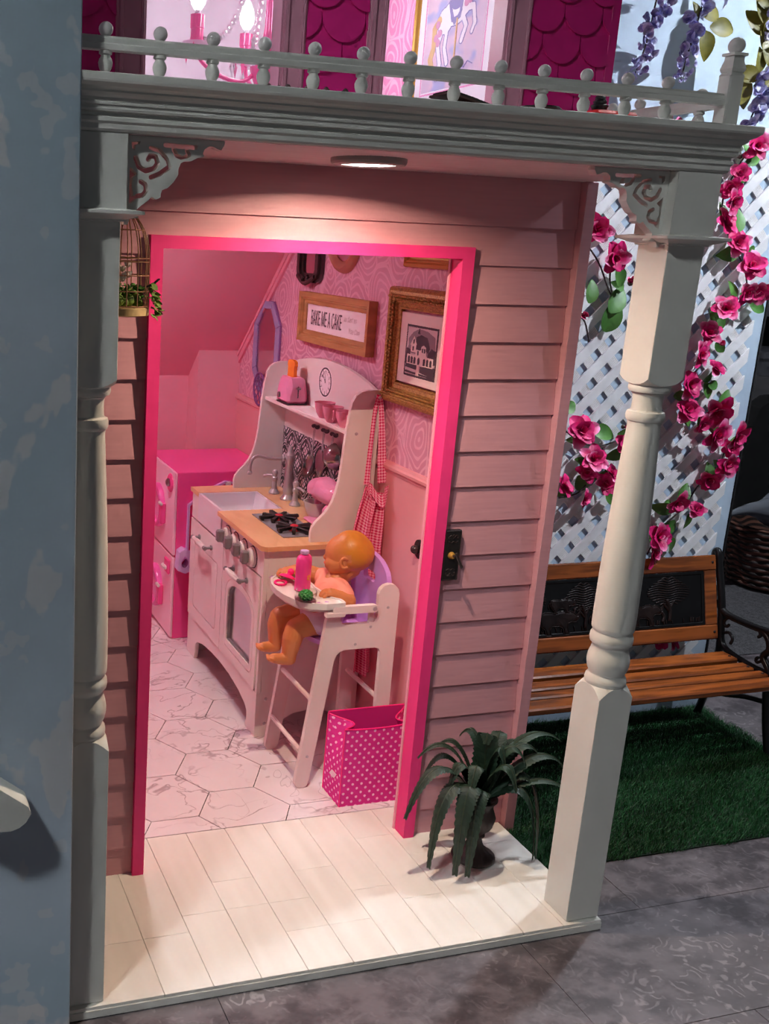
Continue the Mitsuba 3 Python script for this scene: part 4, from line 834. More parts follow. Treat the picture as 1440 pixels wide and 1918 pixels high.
scene[K+'__body'] = mikit.ply(dm, 'm_doll_paint', smooth=True, color=col)
for s in (-1, 1):
    part(K, 'eye', ball(H(.0555, s*.023, .002), .0075, 2, (1, 1, 1)), 'ink', True)
shm = m3.Manifold.batch_hull([mball((-.312, .398, .578), .0325), mball((-.312, .466, .578), .0325), mball((-.325, .432, .548), .0495), mball((-.327, .432, .510), .053)])
shm += limb(((-.308, .394, .578), .0305), ((-.304, .374, .564), .0318)); shm += limb(((-.302, .472, .582), .0300), ((-.316, .494, .580), .0302))
shm -= m3.Manifold.sphere(.034, 32).translate([-.297, .432, .618]); shm -= m3.Manifold.cube([.3, .3, .1], True).translate([-.32, .432, .440])
put(K+'__shirt', finish(shm, .0045, 5), 'shirt', True)
dpm = m3.Manifold.batch_hull([mball((-.326, .432, .500), .0525), mball((-.332, .405, .484), .0445), mball((-.332, .459, .484), .0445)])
dpm += limb(((-.345, .405, .476), .0435), ((-.378, .400, .482), .0425)); dpm += limb(((-.345, .460, .476), .0435), ((-.384, .465, .485), .0425))
dpm -= m3.Manifold.cube([.4, .4, .1], True).translate([-.29, .432, .562]); dpm -= m3.Manifold.cube([.4, .4, .1], True).translate([-.29, .432, .3895])
put(K+'__diaper', finish(dpm, .0045, 5), 'diaper', True)
# things on the tray
K = 'toy_bottle'; tag(K, 'tall pink toy bottle with lilac cap on the high chair tray', 'bottle')
bt = lathe([(.0005, .572), (.027, .572), (.031, .575), (.0315, .59), (.030, .615), (.0305, .640), (.031, .662), (.029, .674), (.023, .682), (.012, .685), (.0005, .686)], (0, 0, 0), 36)
bt.vertices[:, 1] *= .62; a_ = rot([0, 0, 1], 35); bt.vertices = bt.vertices@a_.T+np.array([-.412, .425, 0])
bt.vertices[:, 2] = .572+(bt.vertices[:, 2]-.572)*.93
put(K+'__bottle', bt, 'bottle_pink', 40); put(K+'__cap', lathe([(.007, .684), (.0075, .687), (.0125, .689), (.0135, .693), (.0125, .698), (.0005, .700)], (-.412, .425, -.0085), 20), 'lilac_pale', 40)
fl_ = ball((0, 0, 0), 1, 1, (.006, .0015, .006)); 
put(K+'__flower_print', cat([moved(ball((0, 0, 0), 1, 1, (.0035, .0010, .0035)), a_, np.array([-.412, .425, .612])+np.array([.006*math.cos(t), -.0192, .006*math.sin(t)])@a_.T) for t in np.arange(5)*1.257]), 'orange_print')
K = 'glass_cup'; tag(K, 'small clear cup holding green toy peas at the near end of the tray', 'cup')
put(K+'__cup', lathe([(.0005, .5722), (.026, .5722), (.0300, .576), (.0315, .601), (.0295, .601), (.0278, .578), (.0005, .5755)], (-.441, .331, 0), 32), 'm_clear', 40)
put(K+'__base_ring', lathe([(.018, .5721), (.025, .5721), (.0265, .575), (.018, .5745)], (-.441, .331, 0), 28), 'white_gloss', 30)
rp = random.Random(2); pe = [ball((-.441, .331, .588), .0187, 2, (1, 1, .72))]
for k in range(60):
    z = 1-2*(k+.5)/60; ph = k*2.399; r = math.sqrt(1-z*z)
    pe.append(ball((-.441+.0182*r*math.cos(ph), .331+.0182*r*math.sin(ph), .588+.0140*z), .0034, 1))
put('toy_peas', cat(pe), 'green_peas', True, label='green heap of toy peas inside the clear cup on the tray', cat='peas', kind='stuff')
K = 'toy_pacifier'; tag(K, 'bright pink toy pacifier lying at the far end of the tray', 'pacifier')
put(K+'__shield', moved(lathe([(.0005, .006), (.012, .008), (.022, .004), (.026, -.002), (.022, -.001), (.012, .003), (.0005, .002)][::-1], n=28), rot([0, 1, 0], 20)@rot([1, 0, 0], -12), (-.430, .498, .586)), 'rattle_pink', 40)
put(K+'__ring', tube([(-.456+.016*math.cos(t), .484+.020*math.sin(t), .5755+.002*math.cos(t)) for t in np.linspace(0, 2*math.pi, 25)], .0035, 8, False), 'rattle_pink', True)
put(K+'__teat', cat([ball((-.417, .504, .600), .010, 2), tube([(-.429, .499, .588), (-.419, .503, .598)], .006)]), 'rattle_pink', 40)

# ---------------------------------------------------------------- polka dot bin
K = 'storage_bin'; tag(K, 'magenta fabric bin with pale polka dots on the floor beside the high chair', 'storage bin')
BX0, BX1, BY0, BY1, BH = -.362, -.118, .179, .292, .240
def wall_(F, mat, nm, **k):
    a = grid(F, 14, 14); part(K, nm, a, mat, True, **k)
def fold(v): return np.clip((v-.45)/.55, 0, 1)**1.4
wall_(lambda u, v: np.stack([BX0+(BX1-BX0)*u, BY0-.003*np.sin(math.pi*u)*v, BH*v+.006*u*v-.006*np.sin(math.pi*u)*v], -1), 'polka', 'front_panel')
wall_(lambda u, v: np.stack([BX0+(BX1-BX0)*u, BY1-.002*v+0*u, BH*v+.004*v], -1), 'polka', 'back_panel')
for x, s, nm in ((BX0, 1, 'side_panel'), (BX1, -1, 'side_panel')):
    wall_(lambda u, v: np.stack([x+s*.055*fold(v)*np.sin(math.pi*u)**1.5, BY0+(BY1-BY0)*u, BH*v-.012*np.sin(math.pi*u)*v], -1), 'polka', nm)
off = .0022
part(K, 'lining', cat([grid(lambda u, v: np.stack([BX0+(BX1-BX0)*u, BY0+off-.003*np.sin(math.pi*u)*v, BH*v+.006*u*v-.006*np.sin(math.pi*u)*v-.001], -1), 10, 10), grid(lambda u, v: np.stack([BX0+(BX1-BX0)*u, BY1-off-.002*v+0*u, BH*v+.004*v-.001], -1), 10, 10),
    grid(lambda u, v: np.stack([BX0+off+.055*fold(v)*np.sin(math.pi*u)**1.5, BY0+(BY1-BY0)*u, BH*v-.012*np.sin(math.pi*u)*v-.001], -1), 10, 10), grid(lambda u, v: np.stack([BX1-off-.055*fold(v)*np.sin(math.pi*u)**1.5, BY0+(BY1-BY0)*u, BH*v-.012*np.sin(math.pi*u)*v-.001], -1), 10, 10), bx(BX0, BX1, BY0, BY1, .001, .004)]), 'bag_inside', True)
edge = []
U = np.linspace(0, 1, 12)
edge.append(tube([(BX0+(BX1-BX0)*u, BY0-.003*math.sin(math.pi*u), BH+.006*u-.006*math.sin(math.pi*u)) for u in U], .0022, 6)); edge.append(tube([(BX0+(BX1-BX0)*u, BY1-.002, BH+.004) for u in U], .0022, 6))
for x, s in ((BX0, 1), (BX1, -1)): edge.append(tube([(x+s*.055*math.sin(math.pi*u)**1.5, BY0+(BY1-BY0)*u, BH-.012*math.sin(math.pi*u)) for u in U], .0022, 6))
for x, y in ((BX0, BY0), (BX0, BY1)): edge.append(tube([(x, y, .002), (x, y, BH)], .0018, 6))
part(K, 'piping', cat(edge), 'rattle_pink', True)
part(K, 'tag', moved(bx(-.0006, .0006, -.010, .010, -.008, .008), rot([0, 0, 1], 30)@rot([1, 0, 0], 30), (BX0-.009, .214, .088)), 'laundry_front')
part(K, 'tag', moved(bx(-.0006, .0006, -.009, .009, -.006, .006), rot([0, 0, 1], -20)@rot([1, 0, 0], 15), (BX0-.007, .226, .080)), 'laundry_front')

# ---------------------------------------------------------------- doorbell
K = 'doorbell_plate'; tag(K, 'black ornate twist doorbell plate on the clapboards right of the doorway', 'doorbell')
pm = bx(-.2245, -.178, -.006, .008, .729, .861, .0015); put(K+'__plate', pm, 'black')
orn = []
for zc_, sg in ((.843, 1), (.747, -1)):
    for k in range(5):
        a = math.pi*(.15+.175*k); orn.append(ball((-.201+.014*math.cos(a), -.006, zc_-sg*.008+sg*.014*math.sin(a)), .0026, 1, (1, .6, 1)))
    orn.append(tube(spline([(-.216, -.0065, zc_), (-.208, -.0068, zc_+sg*.006), (-.201, -.007, zc_-sg*.002), (-.194, -.0068, zc_+sg*.006), (-.186, -.0065, zc_)], 5), .0013, 6))
    orn.append(tube(spline([(-.214, -.0065, zc_-sg*.010), (-.206, -.0068, zc_-sg*.014), (-.201, -.007, zc_-sg*.010), (-.196, -.0068, zc_-sg*.014), (-.188, -.0065, zc_-sg*.010)], 5), .0012, 6))
orn.append(tube([(-.222, -.0062, .7315), (-.1805, -.0062, .7315), (-.1805, -.0062, .8585), (-.222, -.0062, .8585), (-.222, -.0062, .7315)], .0012, 5))
put(K+'__relief', cat(orn), 'dark_frame', True)
put(K+'__boss', moved(lathe([(.0005, .012), (.006, .011), (.0085, .006), (.0095, 0)][::-1], n=20), rot([1, 0, 0], 90), (-.203, -.006, .796)), 'gold_plain', 40)
put(K+'__turn_key', cat([moved(bx(-.004, .004, -.0022, .0022, -.032, .014, .0015), rot([0, 1, 0], -28), (-.196, -.026, .796)), tube([(-.203, -.012, .797), (-.200, -.026, .797)], .0035, 8)]), 'dark_frame')

# ---------------------------------------------------------------- birdcage
K = 'birdcage'; tag(K, 'small rose gold wire birdcage filled with greenery beside the left column', 'birdcage')
bx_, by_, br_ = -1.088, -.100, .0515
put(K+'__base', lathe([(.0005, 1.386), (.050, 1.386), (.0535, 1.388), (.0535, 1.402), (.051, 1.404), (.0005, 1.404)], (bx_, by_, 0), 36), 'cage_base', 30)
dz = 1.500
for k in range(14):
    a = 2*math.pi*k/14+.13; ca, sa = math.cos(a), math.sin(a)
    pts = [(bx_+br_*ca, by_+br_*sa, 1.404), (bx_+br_*ca, by_+br_*sa, dz)]+[(bx_+br_*ca*math.cos(t), by_+br_*sa*math.cos(t), dz+.090*math.sin(t)) for t in np.linspace(.12, math.pi/2, 9)]
    part(K, 'bar', tube(pts, .0013, 5), 'cage_wire', True)
for z, r in ((1.406, br_), (1.436, br_), (1.467, br_), (1.494, br_), (1.501, br_), (1.556, br_*.79)):
    part(K, 'hoop', tube([(bx_+r*math.cos(t), by_+r*math.sin(t), z) for t in np.linspace(0, 2*math.pi, 29)], .0012, 5, False), 'cage_wire', True)
put(K+'__hanging_wire', tube([(bx_, by_, 1.588), (bx_, by_, 1.7085)], .0011, 5), 'cage_wire'); put(K+'__top_ring', ball((bx_, by_, 1.592), .006, 2), 'cage_wire', True)
K = 'cage_plant'; tag(K, 'trailing green plant with white blossom inside the birdcage', 'plant')
rp = random.Random(11)
put(K+'__moss', cat([ball((bx_+rp.uniform(-.034, .034), by_+rp.uniform(-.034, .034), 1.412+rp.uniform(0, .02)), rp.uniform(.008, .014), 1) for _ in range(60)]), 'moss', True)
def leaf_mesh(L, W, fold_=.15, curl=.25, n=6):
    def F(u, v):
        w = W*np.sin(math.pi*np.clip(u, .01, .99)**.8)**.72*(v-.5)
        return np.stack([L*u, w, -curl*L*u*u+fold_*np.abs(w)], -1)
    return grid(F, n+2, 3)
def orient(m, d, roll, t, s=1):
    d = np.array(d, float); d /= np.linalg.norm(d); a = np.cross([0, 0, 1], d); a = a/np.linalg.norm(a) if np.linalg.norm(a) > 1e-3 else np.array([1.0, 0, 0]); b = np.cross(d, a)
    c, s_ = math.cos(roll), math.sin(roll); a, b = c*a+s_*b, -s_*a+c*b
    return moved(m, np.stack([d, a, b], 1), t, s)
lm = leaf_mesh(.016, .012)
lv_ = []
for _ in range(120):
    a = rp.uniform(0, 6.28); r = rp.uniform(.012, .047); lv_.append(orient(lm, (math.cos(a), math.sin(a), rp.uniform(-.2, .9)), rp.uniform(-1, 1), (bx_+r*math.cos(a)*.8, by_+r*math.sin(a)*.8, 1.418+rp.uniform(0, .028)), rp.uniform(.7, 1.2)))
put(K+'__leaves', cat(lv_), 'leaf', True); lv_ = []
for k in range(46):
    t = k/45; a = -.35+rp.uniform(-.5, .5); p = np.array([bx_+.050+.020*t*rp.uniform(.3, 1.2), by_-.016+.024*rp.uniform(-1, 1), 1.452-.066*t])
    lv_.append(orient(lm, (math.cos(a), math.sin(a), rp.uniform(-.9, .3)), rp.uniform(-1, 1), p, rp.uniform(.6, 1.0)))
put(K+'__trailing_sprig', cat(lv_), 'moss', True)
fl_ = []
for k in range(9):
    c = np.array([bx_-.012+rp.uniform(-.018, .022), by_-.012+rp.uniform(-.02, .02), 1.462+rp.uniform(-.018, .030)])
    for j in range(7):
        a = j*.9; fl_.append(orient(leaf_mesh(.014, .010, .3, -.4), (math.cos(a), math.sin(a), .7), 0, c))
put(K+'__blossom', cat(fl_), 'white_flower', True)
put(K+'__twig', tube(spline([(bx_+.02, by_-.02, 1.44), (bx_+.05, by_-.025, 1.448), (bx_+.068, by_-.030, 1.462)], 5), [.0022]*10+[.0012], 6), 'stem', True)

# ---------------------------------------------------------------- turf
tg = put('turf_mat', bx(.0475, 1.225, -.196, .572, FZ+.0005, FZ+.004), 'turf_base'); tag('turf_mat', 'green artificial turf mat under the garden bench', 'turf mat')
rg_ = np.random.default_rng(4); NB = 70000
px = rg_.uniform(.049, 1.228, NB); py = rg_.uniform(-.200, .566, NB); px = px+.006*np.sin(py*40); py = py+.005*np.sin(px*37)
px = np.clip(px, .0475, None)
h = rg_.uniform(.010, .024, NB); a = rg_.uniform(0, 2*np.pi, NB); ln = rg_.uniform(.2, .9, NB); w = rg_.uniform(.0006, .0011, NB)
dxy = np.stack([np.cos(a), np.sin(a)], 1); sd = np.stack([-np.sin(a+.6), np.cos(a+.6)], 1)
base = np.c_[px, py, np.full(NB, FZ+.003)]
mid = base+np.c_[dxy*(h*ln*.35)[:, None], h*.62]; tip = base+np.c_[dxy*(h*ln)[:, None], h]
s3 = np.c_[sd*w[:, None], np.zeros(NB)]
V = np.stack([base-s3, base+s3, mid-s3*.8, mid+s3*.8, tip], 1).reshape(-1, 3); o = np.arange(NB)[:, None]*5
Fc = np.concatenate([o+np.array([[0, 1, 3]]), o+np.array([[0, 3, 2]]), o+np.array([[2, 3, 4]])], 0)
gc = np.array(lin((8, 48, 22)))[None]+(np.array(lin((40, 106, 54)))-np.array(lin((8, 48, 22))))[None]*rg_.uniform(0, 1, NB)[:, None]**2
scene['turf_mat__blades'] = mikit.ply(tm(V, Fc), 'm_grass', smooth=False, color=np.repeat(gc, 5, 0)); tag('turf_mat__blades', kind='stuff')

# ---------------------------------------------------------------- lattice panel
K = 'lattice_panel'; tag(K, 'white diamond lattice on a pale blue board behind the bench', 'lattice panel')
put(K+'__board', bx(.084, 1.247, .592, .622, FZ+.001, 2.36, .002), 'panel_blue'); put(K+'__board_edge', bx(1.247, 1.253, .588, .624, FZ+.001, 2.36), 'black_matte')
put(K+'__skirting', bx(.084, 1.245, .580, .592, FZ+.001, .055), 'panel_blue')
reg = sbox(.30, .055, 1.196, 1.945); S_ = .0640; SW = .0320
for sgn, (ya, yb), mat in ((1, (.5780, .5845), 'lattice_white'), (-1, (.5850, .5912), 'lattice_rear')):
    for k in range(-30, 45):
        c0 = (.6505 - 1.102*sgn) + k*S_*math.sqrt(2)      # hole centres lie midway between slats
        xa, xb = -1.5, 3.5
        base_c = c0+S_*math.sqrt(2)/2
        ln_ = LineString([(base_c+sgn*(-3), -3), (base_c+sgn*3, 3)]) if sgn == 1 else LineString([(base_c+3, -3), (base_c-3, 3)])
        pg = ln_.buffer(SW/2, cap_style=2).intersection(reg)
        if pg.area > 3e-4:
            part(K, 'slat', XZ(pg, ya, yb), mat)

# ---------------------------------------------------------------- garden bench
K = 'garden_bench'; tag(K, 'wooden garden bench with cast iron arms and relief back panel', 'bench')
LX0, LX1 = .125, 1.166
for i, (y0, y1, z) in enumerate(((.366, .437, .252), (.294, .350, .247), (.236, .278, .249), (.158, .219, .253))):
    put(K+('__seat_slat' if i == 0 else f'__seat_slat_{i:03d}'), bx(LX0, LX1, y0, y1, z-.022, z, .005), 'bench_wood', 20)
bdir = np.array([.545-.470, .566-.277]); bl_ = np.hypot(*bdir); bang = math.degrees(math.atan2(bdir[0], bdir[1]))
def leaned(m):  # builds upright with local z along the back, then leans it
    v = m.vertices.copy(); t = v[:, 2].copy(); d = v[:, 1].copy(); s, c = bdir[0]/bl_, bdir[1]/bl_
    v[:, 1] = .464+t*s+d*c; v[:, 2] = .262+t*c-d*s; m = m.copy(); m.vertices = v; return m
put(K+'__top_rail', leaned(bx(LX0, LX1-.002, -.009, .009, .258, .310, .004)), 'bench_wood', 20)
put(K+'__bottom_rail', leaned(bx(LX0, LX1-.002, -.009, .009, .022, .072, .004)), 'bench_wood', 20)
put(K+'__end_stile', leaned(bx(1.113, LX1-.004, -.008, .008, .0725, .2575, .002)), 'bench_wood'); put(K+'__end_stile_001', leaned(bx(LX0, .175, -.008, .008, .0725, .2575, .002)), 'bench_wood')
put(K+'__relief_panel', leaned(bx(.176, 1.112, -.003, .006, .073, .257)), 'iron')
fr_ = cat([leaned(bx(.176, 1.112, -.007, -.002, z0, z1, .002)) for z0, z1 in ((.073, .084), (.246, .257))]+[leaned(bx(x0, x1, -.007, -.002, .073, .257, .002)) for x0, x1 in ((.176, .187), (1.101, 1.112))])
put(K+'__relief_panel__border', fr_, 'iron')
rp = random.Random(21); rel = []
def blob(pts, rad, dep=.5):
    for (x, z), r in zip(pts, rad): rel.append(leaned(ball((x, -.003, z), r, 2, (1, dep, 1))))
def line3(pts, r): rel.append(leaned(tube(spline([(x, -.0045, z) for x, z in pts], 4), r, 6)))
def done(nm):
    part('garden_bench__relief_panel', nm, cat(rel), 'bronze_relief', True); rel.clear()
SIL = [(-.050, .002), (-.046, .014), (-.034, .020), (-.018, .019), (-.004, .016), (.010, .021), (.024, .022), (.034, .016), (.044, .020), (.054, .016), (.064, .008), (.072, .016), (.071, .002), (.060, -.008), (.046, -.006), (.036, -.010), (.034, -.024), (.038, -.040), (.024, -.040), (.020, -.022), (.010, -.016), (-.014, -.016), (-.020, -.026), (-.016, -.040), (-.030, -.040), (-.034, -.024), (-.044, -.016)]
def leaned_flat(poly, y0, y1): return leaned(XZ(poly, y0, y1))
def animal(x, z, s, horn=False, trunk=False):
    pg = Polygon([(x+a*s, z+b*s) for a, b in SIL]).buffer(.003*s, 4).buffer(-.002*s, 4)
    rel.append(leaned_flat(pg, -.0065, -.0025)); rel.append(leaned_flat(pg.buffer(-.004*s), -.0085, -.006))
    o = list(pg.exterior.coords); rel.append(leaned(tube([(p_[0], -.0068, p_[1]) for p_ in o], .0014, 5, False)))
    if horn: line3([(x+.066*s, z+.008*s), (x+.074*s, z+.020*s), (x+.072*s, z+.034*s)], .0030*s); line3([(x+.056*s, z+.014*s), (x+.060*s, z+.026*s)], .0026*s)
    if trunk: line3([(x+.066*s, z), (x+.076*s, z-.016*s), (x+.070*s, z-.034*s)], .005*s)
    line3([(x-.050*s, z+.008*s), (x-.058*s, z-.006*s), (x-.056*s, z-.020*s)], .0018*s)
    line3([(x+.030*s, z+.018*s), (x+.024*s, z+.004*s), (x+.028*s, z-.008*s)], .0016*s); line3([(x-.020*s, z+.016*s), (x-.026*s, z), (x-.020*s, z-.012*s)], .0016*s)
    done('animal')
animal(.52, .128, 1.25, horn=True); animal(.54, .178, .8); animal(.86, .130, 1.1, trunk=True); animal(.36, .125, 1.0); animal(.70, .125, .9, horn=True)
for tx_, s in ((.965, 1.1), (.63, .9), (.25, 1.0), (.43, .7)):
    line3([(tx_, .095), (tx_+.004, .13), (tx_-.008, .17)], .006*s); line3([(tx_+.003, .135), (tx_+.022, .165)], .004*s); line3([(tx_, .13), (tx_-.024, .158)], .004*s)
    for k in range(12):
        z = .152+.0078*k; wv = .078*s*math.sin(math.pi*(k+2.0)/14.5)
        line3([(tx_-wv, z), (tx_-wv*.5, z+.005), (tx_, z-.001), (tx_+wv*.5, z+.005), (tx_+wv, z)], .0022)
    done('tree')
for k in range(60):
    x = rp.uniform(.19, 1.09); line3([(x, .086), (x+rp.uniform(-.004, .004), .096+rp.uniform(0, .008))], .0018)
put(K+'__relief_panel__grass', cat(rel), 'bronze_relief', True, kind='stuff')
def iron_side(x, nm):
    X = lambda pts: [(x, y, z) for y, z in pts]
    ms = [tube(spline(X([(.556, .556), (.552, .572), (.542, .566), (.528, .520), (.494, .415), (.478, .330), (.468, .262), (.470, .200), (.484, .120), (.498, .050), (.512, -.005), (.520, FZ+.006)]), 6), .0125, 10),
          tube(spline(X([(.505, .412), (.492, .388), (.455, .373), (.395, .371), (.330, .373), (.270, .380), (.215, .384), (.180, .372), (.176, .350), (.192, .340), (.202, .352)]), 6), [.0115]*55+[.009]*6, 10),
          tube(spline(X([(.470, .290), (.452, .262), (.409, .248), (.326, .240), (.245, .240), (.190, .236), (.160, .225)]), 6), .0105, 10),
          tube(spline(X([(.300, .372), (.276, .350), (.268, .320), (.286, .290), (.262, .262), (.252, .236), (.250, .180), (.234, .100), (.218, .040), (.200, FZ+.006)]), 6), .0115, 10),
          tube(spline(X([(.492, .115), (.430, .098), (.394, .106), (.330, .128), (.256, .145)]), 6), .0085, 8),
          tube(spline(X([(.440, .372), (.462, .355), (.466, .338), (.452, .332), (.444, .342)]), 6), .005, 8), tube(spline(X([(.320, .371), (.312, .354), (.320, .346)]), 5), .0055, 8),
          tube(spline(X([(.286, .276), (.306, .262), (.312, .272), (.304, .280)]), 5), .005, 8), tube(spline(X([(.47, .30), (.44, .315), (.42, .300), (.425, .280)]), 5), .005, 8),
          bx(x-.014, x+.014, .500, .540, FZ+.001, FZ+.008, .002), bx(x-.014, x+.014, .180, .222, FZ+.001, FZ+.008, .002)]
    put(nm, cat(ms), 'iron', 50)
iron_side(1.180, K+'__iron_side'); iron_side(.112, K+'__iron_side_001')
bolts = []
for x in (1.150, .140):
    for y, z in ((.39, .2525), (.31, .2475), (.25, .2495), (.19, .2535)): bolts.append(ball((x, y, z), .005, 1, (1, 1, .4)))
    for t in (.285, .047): bolts.append(leaned(ball((x-.003, -.0092, t), .005, 1, (1, .4, 1))))
for i, m in enumerate(bolts): part(K, 'bolt', m, 'bronze_relief', True)

# ---------------------------------------------------------------- fern in an urn
K = 'potted_fern'; tag(K, 'dark green fern in a brown pedestal urn on the white porch deck', 'potted plant')
fx, fy = -.118, -.128
up_ = [(.0005, .0008), (.054, .0008), (.0565, .004), (.056, .009), (.050, .013), (.040, .019), (.028, .030), (.020, .044), (.0165, .058), (.0185, .064), (.0235, .067), (.0235, .071), (.0185, .074), (.024, .080), (.034, .090), (.041, .104), (.044, .120), (.0415, .134), (.037, .146), (.036, .156), (.040, .166), (.0455, .172), (.0455, .176), (.040, .176), (.035, .168), (.0005, .164)]
um = lathe(up_, (0, 0, 0), 48); th = np.arctan2(um.vertices[:, 1], um.vertices[:, 0]); z_ = um.vertices[:, 2]
fl = 1+.045*np.cos(th*12)*(((z_ > .012) & (z_ < .056)) | ((z_ > .078) & (z_ < .130))); um.vertices[:, :2] *= fl[:, None]
put(K+'__urn', moved(um, t=(fx, fy, 0)), 'urn', True)
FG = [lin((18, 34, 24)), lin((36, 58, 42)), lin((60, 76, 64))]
def frond(tip, peak, wmax=.030, seed=0, npin=22, light=.4):
    wmax *= 1.15
    r = random.Random(seed); p0 = np.array([fx+r.uniform(-.014, .014), fy+r.uniform(-.014, .014), .166]); p2 = np.array(tip, float)
    d = p2-p0; p1 = p0+np.array([d[0]*.42, d[1]*.42, 0]); p1[2] = 2*peak-.5*(p0[2]+p2[2]); p1[2] = max(p1[2], peak+.02)
    p1[:2] = p0[:2]+d[:2]*(.96 if p2[2] < .12 else .66 if p2[2] < .24 else .5)
    t = np.linspace(0, 1, npin*2+1)[:, None]; c = (1-t)**2*p0+2*t*(1-t)*p1+t*t*p2
    tg_ = np.gradient(c, axis=0); tg_ /= np.linalg.norm(tg_, axis=1, keepdims=True)
    s = np.cross(tg_, [0, 0, 1.0]); s /= np.linalg.norm(s, axis=1, keepdims=True)+1e-9; nn = np.cross(s, tg_)
    V, F, C = [], [], []
    for k in range(npin):
        i = 2*k+1; u = (k+.5)/npin; L = wmax*min(1, (u/.14)**.6)*(1-.80*u**2.4); step = np.linalg.norm(c[min(i+1, len(c)-1)]-c[i-1])*.62
        for sg in (-1, 1):
            b0 = c[i]-tg_[i]*step*.95; b1 = c[i]+tg_[i]*step*.95; out = s[i]*sg*L+tg_[i]*L*.22-nn[i]*L*.16+np.array([0, 0, -.12*L])
            m0 = c[i]-tg_[i]*step*1.0+out*.50+nn[i]*.0012; m1 = c[i]+tg_[i]*step*1.15+out*.50-nn[i]*.0006; e0 = c[i]-tg_[i]*step*.80+out*.84; e1 = c[i]+tg_[i]*step*1.05+out*.84; tpp = c[i]+tg_[i]*step*.25+out
            n0 = len(V); V += [b0, b1, m0, m1, e0, e1, tpp]; F += [(n0, n0+1, n0+3), (n0, n0+3, n0+2), (n0+2, n0+3, n0+5), (n0+2, n0+5, n0+4), (n0+4, n0+5, n0+6)]
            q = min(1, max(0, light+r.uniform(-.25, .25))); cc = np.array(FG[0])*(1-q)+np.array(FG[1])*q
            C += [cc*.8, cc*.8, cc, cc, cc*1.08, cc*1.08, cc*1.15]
    n0 = len(V); rt = tube(c, [.0016]*len(c), 5); V = np.vstack([np.array(V), rt.vertices]); F = np.vstack([np.array(F), rt.faces+n0]); C = np.vstack([np.array(C), np.tile(np.array(lin((40, 52, 34))), (len(rt.vertices), 1))])
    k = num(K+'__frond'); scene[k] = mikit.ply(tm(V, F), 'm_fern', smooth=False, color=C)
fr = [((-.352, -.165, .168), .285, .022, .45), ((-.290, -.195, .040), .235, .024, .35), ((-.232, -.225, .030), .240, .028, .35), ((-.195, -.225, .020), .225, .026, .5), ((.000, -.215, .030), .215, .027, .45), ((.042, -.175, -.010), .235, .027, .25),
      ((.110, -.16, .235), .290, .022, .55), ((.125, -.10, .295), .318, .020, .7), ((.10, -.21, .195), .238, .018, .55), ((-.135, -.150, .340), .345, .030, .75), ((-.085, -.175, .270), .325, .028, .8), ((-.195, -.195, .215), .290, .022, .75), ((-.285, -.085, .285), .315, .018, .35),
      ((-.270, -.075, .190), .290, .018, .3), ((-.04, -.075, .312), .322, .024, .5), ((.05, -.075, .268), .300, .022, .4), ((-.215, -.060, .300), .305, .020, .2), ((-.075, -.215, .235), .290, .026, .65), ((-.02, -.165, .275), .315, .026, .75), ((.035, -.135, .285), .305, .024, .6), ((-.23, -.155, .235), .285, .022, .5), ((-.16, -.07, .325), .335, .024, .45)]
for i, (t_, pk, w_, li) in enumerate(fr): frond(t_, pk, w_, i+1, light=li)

# ---------------------------------------------------------------- flowers on the lattice
def petal_flower(seed, bud=False):
    r = random.Random(seed); ms, cols = [], []
    c_in, c_out, c_dk = np.array(lin((190, 8, 86))), np.array(lin((222, 30, 122))), np.array(lin((130, 6, 58)))
    c_pale = np.array(lin((250, 166, 206)))
    rings = [(6, 1.0, 62), (5, .78, 38), (4, .5, 16)] if not bud else [(4, .75, 14), (3, .6, 4)]
    for n, L, tilt in rings:
        for j in range(n):
            a = 2*math.pi*(j+.5*(n % 2))/n+r.uniform(-.15, .15); tl = math.radians(tilt+r.uniform(-12, 12)); Lr = L*r.uniform(.85, 1.1); W = L*.85*r.uniform(.85, 1.1)
            pale = r.random() < .35
            nu, nv = 7, 5; u, v = np.meshgrid(np.linspace(0, 1, nu), np.linspace(-1, 1, nv), indexing='ij')
            prof = np.sin(math.pi*np.clip(u*.86+.07, 0, 1))**.7
            rad = Lr*(u*math.sin(tl)+.18*u*u*math.sin(tl)); hgt = Lr*(u*math.cos(tl)-.30*u*u*math.sin(tl))+.12*Lr*np.abs(v)*prof+.05*Lr*np.sin(u*7+v*5+seed)*u
            sdw = W*.55*v*prof
            X = rad*math.cos(a)-sdw*math.sin(a); Z = rad*math.sin(a)+sdw*math.cos(a)
            P_ = np.stack([X, -hgt, Z], -1).reshape(-1, 3)
            i, jj = np.meshgrid(np.arange(nu-1), np.arange(nv-1), indexing='ij'); q = np.stack([i*nv+jj, (i+1)*nv+jj, (i+1)*nv+jj+1, i*nv+jj+1], -1).reshape(-1, 4)
            ms.append(tm(P_, np.vstack([q[:, [0, 1, 2]], q[:, [0, 2, 3]]])))
            t = u.reshape(-1, 1); cc = c_dk*(1-t)+c_in*t if t.max() < 0 else np.where(t < .5, c_dk*(1-2*t)+c_in*2*t, c_in*(2-2*t)+c_out*(2*t-1))
            if pale: e = np.clip((np.maximum(t, np.abs(v).reshape(-1, 1)*.9)-.72)/.28, 0, 1)*t; cc = cc*(1-e)+c_pale*e
            cols.append(cc)
    if bud: ms.append(ball((0, .25, 0), .28, 1)); cols.append(np.tile(np.array(lin((60, 50, 40))), (len(ms[-1].vertices), 1)))
    return cat(ms), np.vstack(cols)
PF = []
for sd_ in (1, 2, 3, 4):
    m, c = petal_flower(sd_, sd_ == 4); PF.append(mikit.ply(m, 'm_petal', smooth=True, color=c))
